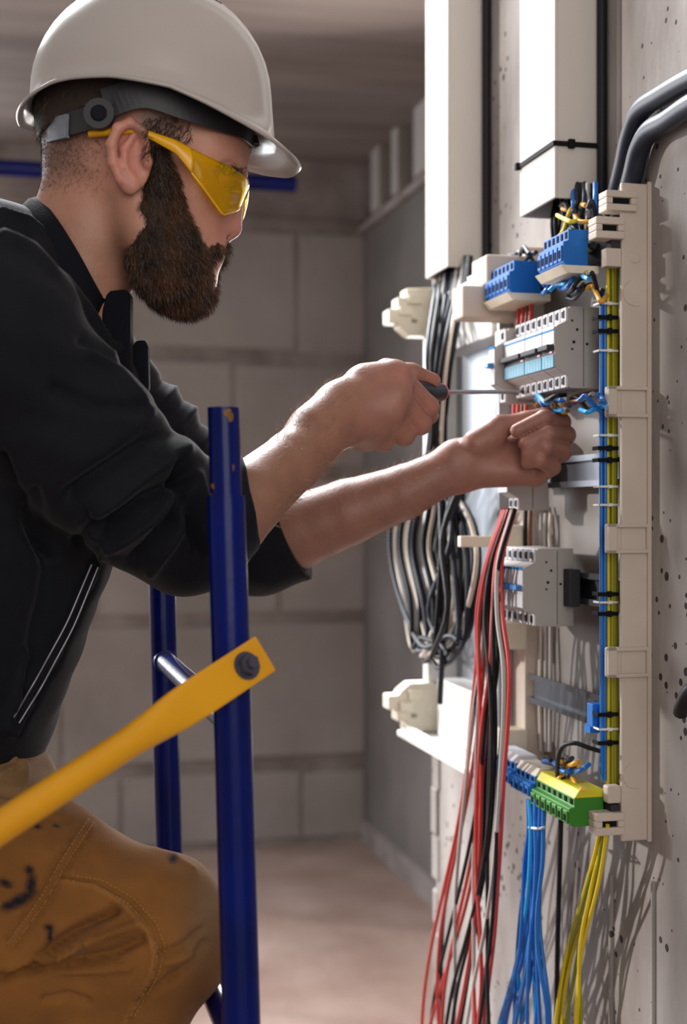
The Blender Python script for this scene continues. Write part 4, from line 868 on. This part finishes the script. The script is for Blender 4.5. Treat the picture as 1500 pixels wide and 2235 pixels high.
for poly, w, a in [([(0, 2140), (70, 2110), (140, 2050), (250, 1985)], 10, -.011), ([(20, 2120), (120, 2085), (170, 2060)], 8, .007), ([(60, 2125), (160, 2100), (250, 2080), (310, 2050)], 9, -.009), ([(90, 2100), (180, 2060), (300, 2020)], 9, .006),
                   ([(100, 2115), (190, 2118), (280, 2110)], 8, .005), ([(350, 2085), (400, 2065), (440, 2030)], 7, -.005), ([(360, 2100), (420, 2085)], 7, .004), ([(370, 2140), (430, 2090), (450, 2060)], 9, -.004), ([(300, 2190), (380, 2130)], 9, -.004),
                   ([(100, 2180), (150, 2170), (190, 2185)], 7, -.004), ([(0, 1790), (60, 1770), (150, 1790)], 8, -.004), ([(340, 1850), (380, 1860), (420, 1900)], 7, .004), ([(20, 1650), (55, 1680), (55, 1740)], 5, .005), ([(0, 1690), (40, 1670), (52, 1668)], 5, .005), ([(0, 1725), (50, 1735), (110, 1750)], 8, -.006)]:
    ridge(poly, w, a)
D += 0.0016*np.sin(V[:, 0]*80-V[:, 2]*60+2*np.sin(V[:, 1]*40))*np.sin(V[:, 2]*75+V[:, 0]*50)
T = np.tile((0.235, 0.098, 0.026), (len(V), 1)); fm = face > 0.2
T = blend(T, (0.30, 0.20, 0.12), 0.7*np.exp(-(np.hypot((x_-450)/45, (y_-1990)/130))**2))          # worn knee
T = blend(T, (0.27, 0.175, 0.095), 0.6*(y_ < 1770)*(x_ < 130))
for c, rx, ry, an in ((58, 26, 9, 0, ), (0, 0, 0, 0)): pass
for (cx, cy, rx, ry, an) in ((42, 1966, 34, 12, -.5), (68, 1930, 10, 22, .1), (64, 1897, 9, 9, 0), (12, 1928, 14, 8, .4), (110, 2040, 6, 20, .2), (105, 2024, 9, 7, 0), (82, 1803, 8, 5, 0), (124, 1798, 6, 5, 0), (378, 1872, 8, 9, 0), (20, 1975, 16, 6, -.3)):
    u_ = (x_-cx)*math.cos(an)+(y_-cy)*math.sin(an); w_ = -(x_-cx)*math.sin(an)+(y_-cy)*math.cos(an); T = blend(T, (0.012, 0.012, 0.018), np.clip(1.6-np.hypot(u_/rx, w_/ry), 0, 1)*fm)
T = blend(T, (0.34, 0.16, 0.05), 0.5*np.exp(-(segd(x_, y_, seamA)/6)**2)*fm)
tr = npobj('trousers', V+N*D[:, None], Q, 'trouser_fabric', man, PO, T); tr['label'] = 'brown canvas work trousers with black paint stains'
for poly, off in ((seamA, (7, -5)), (seamA, (22, -14)), (seamB, (-6, -3)), (seamB, (6, 3))):           # stitches
    pts = [(a+off[0], b+off[1]) for a, b in poly]; L_ = 0; k = 0; mb = MB(); sel = np.where(fm)[0]; vx, vy = x_[sel], y_[sel]
    for (a, b), (c, e_) in zip(pts[:-1], pts[1:]):
        n_ = max(1, int(math.hypot(c-a, e_-b)/9))
        for j in range(n_):
            q0 = (a+(c-a)*j/n_, b+(e_-b)*j/n_); q1 = (a+(c-a)*(j+.6)/n_, b+(e_-b)*(j+.6)/n_); w3 = []
            for q_ in (q0, q1):
                i = sel[np.argmin((vx-q_[0])**2+(vy-q_[1])**2+((V[sel, 1]-1.13)*400)**2)]; w3.append(A(q_[0], q_[1], V[i, 1]+N[i, 1]*(D[i]+0.0006))-PO)
            if q0[1] < 2260 and q0[0] > -20: mb.tube(w3, 0.0006, 5)
    tag(mb.build('stitching', 'stitch' if 'stitch' in MATS else mat('stitch', (0.36, 0.17, 0.045, 1), rough=0.8).name, tr), kind='stuff')
for ft, d in ((FTR, Vector((1, 0, 0))), (FTL, Vector((1, 0.1, 0)))):
    def boot(p, f=ft):
        b = cone(p, f+Vector((0, 0, .02)), f+Vector((0.005, 0, -.045)), .050, .044); b = sm(b, cone(p, f+Vector((-.01, 0, -.052)), f+Vector((.17, 0, -.062)), .040, .034), .03)
        return np.maximum(b, (f.z-0.10)-p[:, 2])
    V, Q = surf(boot, tuple(ft+Vector((-.08, -.08, -.13))), tuple(ft+Vector((.24, .08, .09))), 0.006); npobj('boot', V, Q, 'boot', man, PO)
st = empty('step_stool', (-0.18, 1.24, 0)); tag(st, 'low wooden step stool under the raised foot', 'stool'); so = Vector((-0.18, 1.24, 0))
MB().box((-0.36, 1.15, 0.372), (-0.04, 1.33, 0.398)).build('top', 'wood', st, so, bevel=0.003)
for x in (-0.34, -0.08):
    for y in (1.16, 1.30): MB().box((x, y, 0), (x+0.025, y+0.025, 0.372)).build('leg', 'wood', st, so)

# ------------------------------------------------------------------ screwdriver
tip = W(*P(1140, 855, 0.0735)); s0 = A(962, 856, 1.498); sd = (tip-s0).normalized()
e = empty('screwdriver', s0); tag(e, 'black-handled screwdriver with thin steel shaft held to the breaker', 'screwdriver')
z3 = Vector((0, 0, 0)); Ls = (tip-s0).length
MB().tube([z3-sd*0.004, sd*(Ls-0.012), sd*Ls], [0.0026, 0.0026, 0.0022], 12).build('shaft', 'bright_steel', e)
MB().tube([-sd*0.095, -sd*0.090, -sd*0.06, -sd*0.028, -sd*0.016, -sd*0.004, z3], [0.006, 0.0115, 0.0130, 0.0125, 0.0098, 0.0105, 0.0095], 16).build('handle', 'handle_black', e)
MB().tube([-sd*0.002, sd*0.0012], 0.0098, 16).build('handle_ring', 'red_mark', e)

# ------------------------------------------------------------------ hard hat
hc = A(332, 215, HC); hh = empty('hard_hat', hc); tag(hh, 'white hard hat on the man\'s head', 'hard hat')
S = HC/F; AX, BY, CZ = 261*S, 0.106, 245*S
n = 96; rows_ = 26; vs_, fs_ = [], []
def rim_y(ph):                                    # rim height (photo rows at the head's distance) round the hat; 0 = front
    a = abs(ph) if ph <= math.pi else 2*math.pi-ph
    return interp(math.degrees(a), [0, 25, 50, 75, 100, 130, 155, 180], [312, 305, 284, 256, 236, 228, 238, 248])
def dome(ph, z):                                  # point on the shell at height z
    t = max(-1, min(1, z/CZ)); r = math.sqrt(max(0, 1-t*t)) if z > 0 else 1+0.02*z/-0.03
    return Vector((AX*r*math.cos(ph), BY*r*math.sin(ph), z))
def add_ring(fn): vs_.extend(fn(2*math.pi*k/n) for k in range(n))
def lip(ph, f):                                   # flared lip, drawn out to a peak at the front
    a = ph if ph <= math.pi else 2*math.pi-ph; w = interp(math.degrees(a), [0, 20, 40, 58, 75, 120, 150, 180], [1, .96, .75, .35, .04, .05, .30, .42])
    b = dome(ph, -(rim_y(ph)-215)*S); out = Vector((math.cos(ph), math.sin(ph), 0))
    return b+out*(0.0035+0.0215*w)*f-Vector((0, 0, 1))*(0.002+0.021*w)*f
zs_ = [1, .985, .95, .9, .84, .77, .69, .6, .5, .4, .3, .2, .1, .0]
vs_.append(Vector((0, 0, CZ)))
for t in zs_[1:]:
    add_ring(lambda ph: dome(ph, lerp(-(rim_y(ph)-215)*S, CZ, t)))
for f in (0.15, 0.5, 1.0): add_ring(lambda ph: lip(ph, f))
nr = len(zs_)-1+3
fs_ += [(0, 1+k, 1+(k+1) % n) for k in range(n)]
for i in range(nr-1): fs_ += [(1+i*n+k, 1+(i+1)*n+k, 1+(i+1)*n+(k+1) % n, 1+i*n+(k+1) % n) for k in range(n)]
m = MB(); m.add(vs_, fs_, True); sh = m.build('shell', 'helmet_white', hh)
so_ = sh.modifiers.new('thick', 'SOLIDIFY'); so_.thickness = 0.0028; so_.offset = -1
def patch(ph0, ph1, t0, t1, off, name, mname, par=None):
    mb = MB(); k0 = 8; g = []
    for i in range(k0+1):
        for j in range(k0+1):
            ph = lerp(ph0, ph1, i/k0); b = dome(ph, lerp(-(rim_y(ph % (2*math.pi))-215)*S, CZ, lerp(t0, t1, j/k0))); g.append(b*(1+off))
    mb.add(g, [(i*(k0+1)+j, (i+1)*(k0+1)+j, (i+1)*(k0+1)+j+1, i*(k0+1)+j+1) for i in range(k0) for j in range(k0)], True)
    o_ = mb.build(name, mname, par or hh); s2 = o_.modifiers.new('t', 'SOLIDIFY'); s2.thickness = 0.001; return o_
for (p0, p1, t0, t1) in ((-0.64, -0.44, .81, .835), (-0.85, -0.62, .905, .925)): patch(p0, p1, t0, t1, 0.004, 'vent_slot', 'band_black', sh)
# harness
def band(pts, w, name, mname, th=0.0022, par=None):     # strip standing on edge along points
    q_ = spline(pts, 5); mb = MB(); vs2 = []
    for i, p_ in enumerate(q_):
        t = (q_[min(i+1, len(q_)-1)]-q_[max(i-1, 0)]).normalized(); o_ = Vector((t.y, -t.x, 0)).normalized(); up_ = t.cross(o_).normalized(); up_ = -up_ if up_.z < 0 else up_
        ww = w[0]+(w[1]-w[0])*i/(len(q_)-1) if hasattr(w, '__len__') else w
        vs2 += [p_+up_*ww/2, p_+up_*ww/2+o_*th, p_-up_*ww/2+o_*th, p_-up_*ww/2]
    m_ = len(q_); mb.add([v_-hc for v_ in vs2], [(i*4+k, i*4+(k+1) % 4, (i+1)*4+(k+1) % 4, (i+1)*4+k) for i in range(m_-1) for k in range(4)]+[(3, 2, 1, 0), tuple((m_-1)*4+k for k in range(4))])
    return mb.build(name, mname, par or hh)
for s in (-1, 1):
    g = (lambda x, y, Y: A(x, y, Y)) if s < 0 else (lambda x, y, Y: mir(A(x, y, Y)))
    hb = band([g(205, 262, 1.222), g(255, 228, 1.214), g(320, 213, 1.214), g(400, 238, 1.222), g(470, 262, 1.238), g(525, 280, 1.262), g(552, 300, 1.30)], (0.020, 0.019), 'headband', 'band_black')
    band([g(225, 215, 1.216), g(300, 195, 1.213), g(380, 208, 1.220), g(450, 235, 1.232)], 0.016, 'harness_strap', 'band_black')
    band([g(112, 288, 1.275), g(140, 275, 1.245), g(175, 265, 1.229), g(215, 252, 1.218)], (0.020, 0.022), 'nape_strap', 'band_black')
    band([g(104, 290, 1.30), g(108, 288, 1.272), g(128, 282, 1.250), g(152, 276, 1.236)], (0.021, 0.021), 'nape_pad', 'strap_grey', 0.004)
    c = g(218, 251, 1.214)-hc; kn = MB().tube([c+Vector((0, -s*0.002, 0)), c+Vector((0, s*0.006, 0))], 0.0135, 24).build('knob', 'band_black', hh)
    MB().tube([c+Vector((0, s*0.006, 0)), c+Vector((0, s*0.0075, 0))], [0.0075, 0.0060], 20).build('knob_hub', 'hole_black', kn)
    MB().tube([g(552, 300, 1.30)-hc, g(556, 318, 1.298)-hc], 0.005, 8).build('brow_pad', 'band_black', hh)

# ------------------------------------------------------------------ safety glasses
ge = empty('safety_glasses', A(470, 400, HC)); tag(ge, 'yellow tinted wraparound safety glasses on the man\'s face', 'safety glasses'); go = A(470, 400, HC)
tops = [(0, 310, 283), (.25, 380, 306), (.5, 440, 336), (.75, 505, 366), (.9, 533, 384), (1, 541, 392)]
bots = [(0, 312, 293), (.25, 385, 335), (.5, 440, 405), (.75, 486, 469), (.9, 520, 458), (1, 534, 424)]
def lens_pt(t, w, s):
    xt, yt = (interp(t, [q_[0] for q_ in tops], [q_[i] for q_ in tops]) for i in (1, 2)); xb, yb = (interp(t, [q_[0] for q_ in bots], [q_[i] for q_ in bots]) for i in (1, 2))
    x, y = lerp(xt, xb, w), lerp(yt, yb, w); b = math.sin(math.pi*w)
    hw = interp(t, [0, .25, .5, .75, .9, 1], [0.081, 0.079, 0.071, 0.050, 0.024, 0.0])+0.0015*b
    q_ = A(x+4*b, y, HC-hw); return q_ if s < 0 else mir(q_)
for s in (-1, 1):
    for (t0, t1, name, mm, th) in ((0.0, 0.40, 'temple_arm', 'yellow_frame', 0.0025), (0.40, 1.0, 'lens', 'yellow_lens', 0.0018)):
        nt_, nw = 22, 12; mb = MB()
        mb.add([lens_pt(lerp(t0, t1, i/nt_), j/nw, s)-go for i in range(nt_+1) for j in range(nw+1)], [(i*(nw+1)+j, (i+1)*(nw+1)+j, (i+1)*(nw+1)+j+1, i*(nw+1)+j+1) for i in range(nt_) for j in range(nw)], True)
        o_ = mb.build(name, mm, ge); s2 = o_.modifiers.new('t', 'SOLIDIFY'); s2.thickness = th; s2.offset = 0
        if name == 'lens':
            rimp = [lens_pt(lerp(t0, 1, i/20), 1, s)-go for i in range(21)]; MB().tube(rimp, 0.0013, 8).build('lens_edge', 'yellow_frame', o_)
    ta = [(lambda q_: q_ if s < 0 else mir(q_))(A(x, y, Y)) - go for x, y, Y in ((196, 292, 1.228), (240, 288, 1.222), (285, 284, 1.219), (318, 289, 1.219))]
    MB().tube(spline(ta, 4), 0.0036, 10).build('ear_piece', 'yellow_frame', ge)
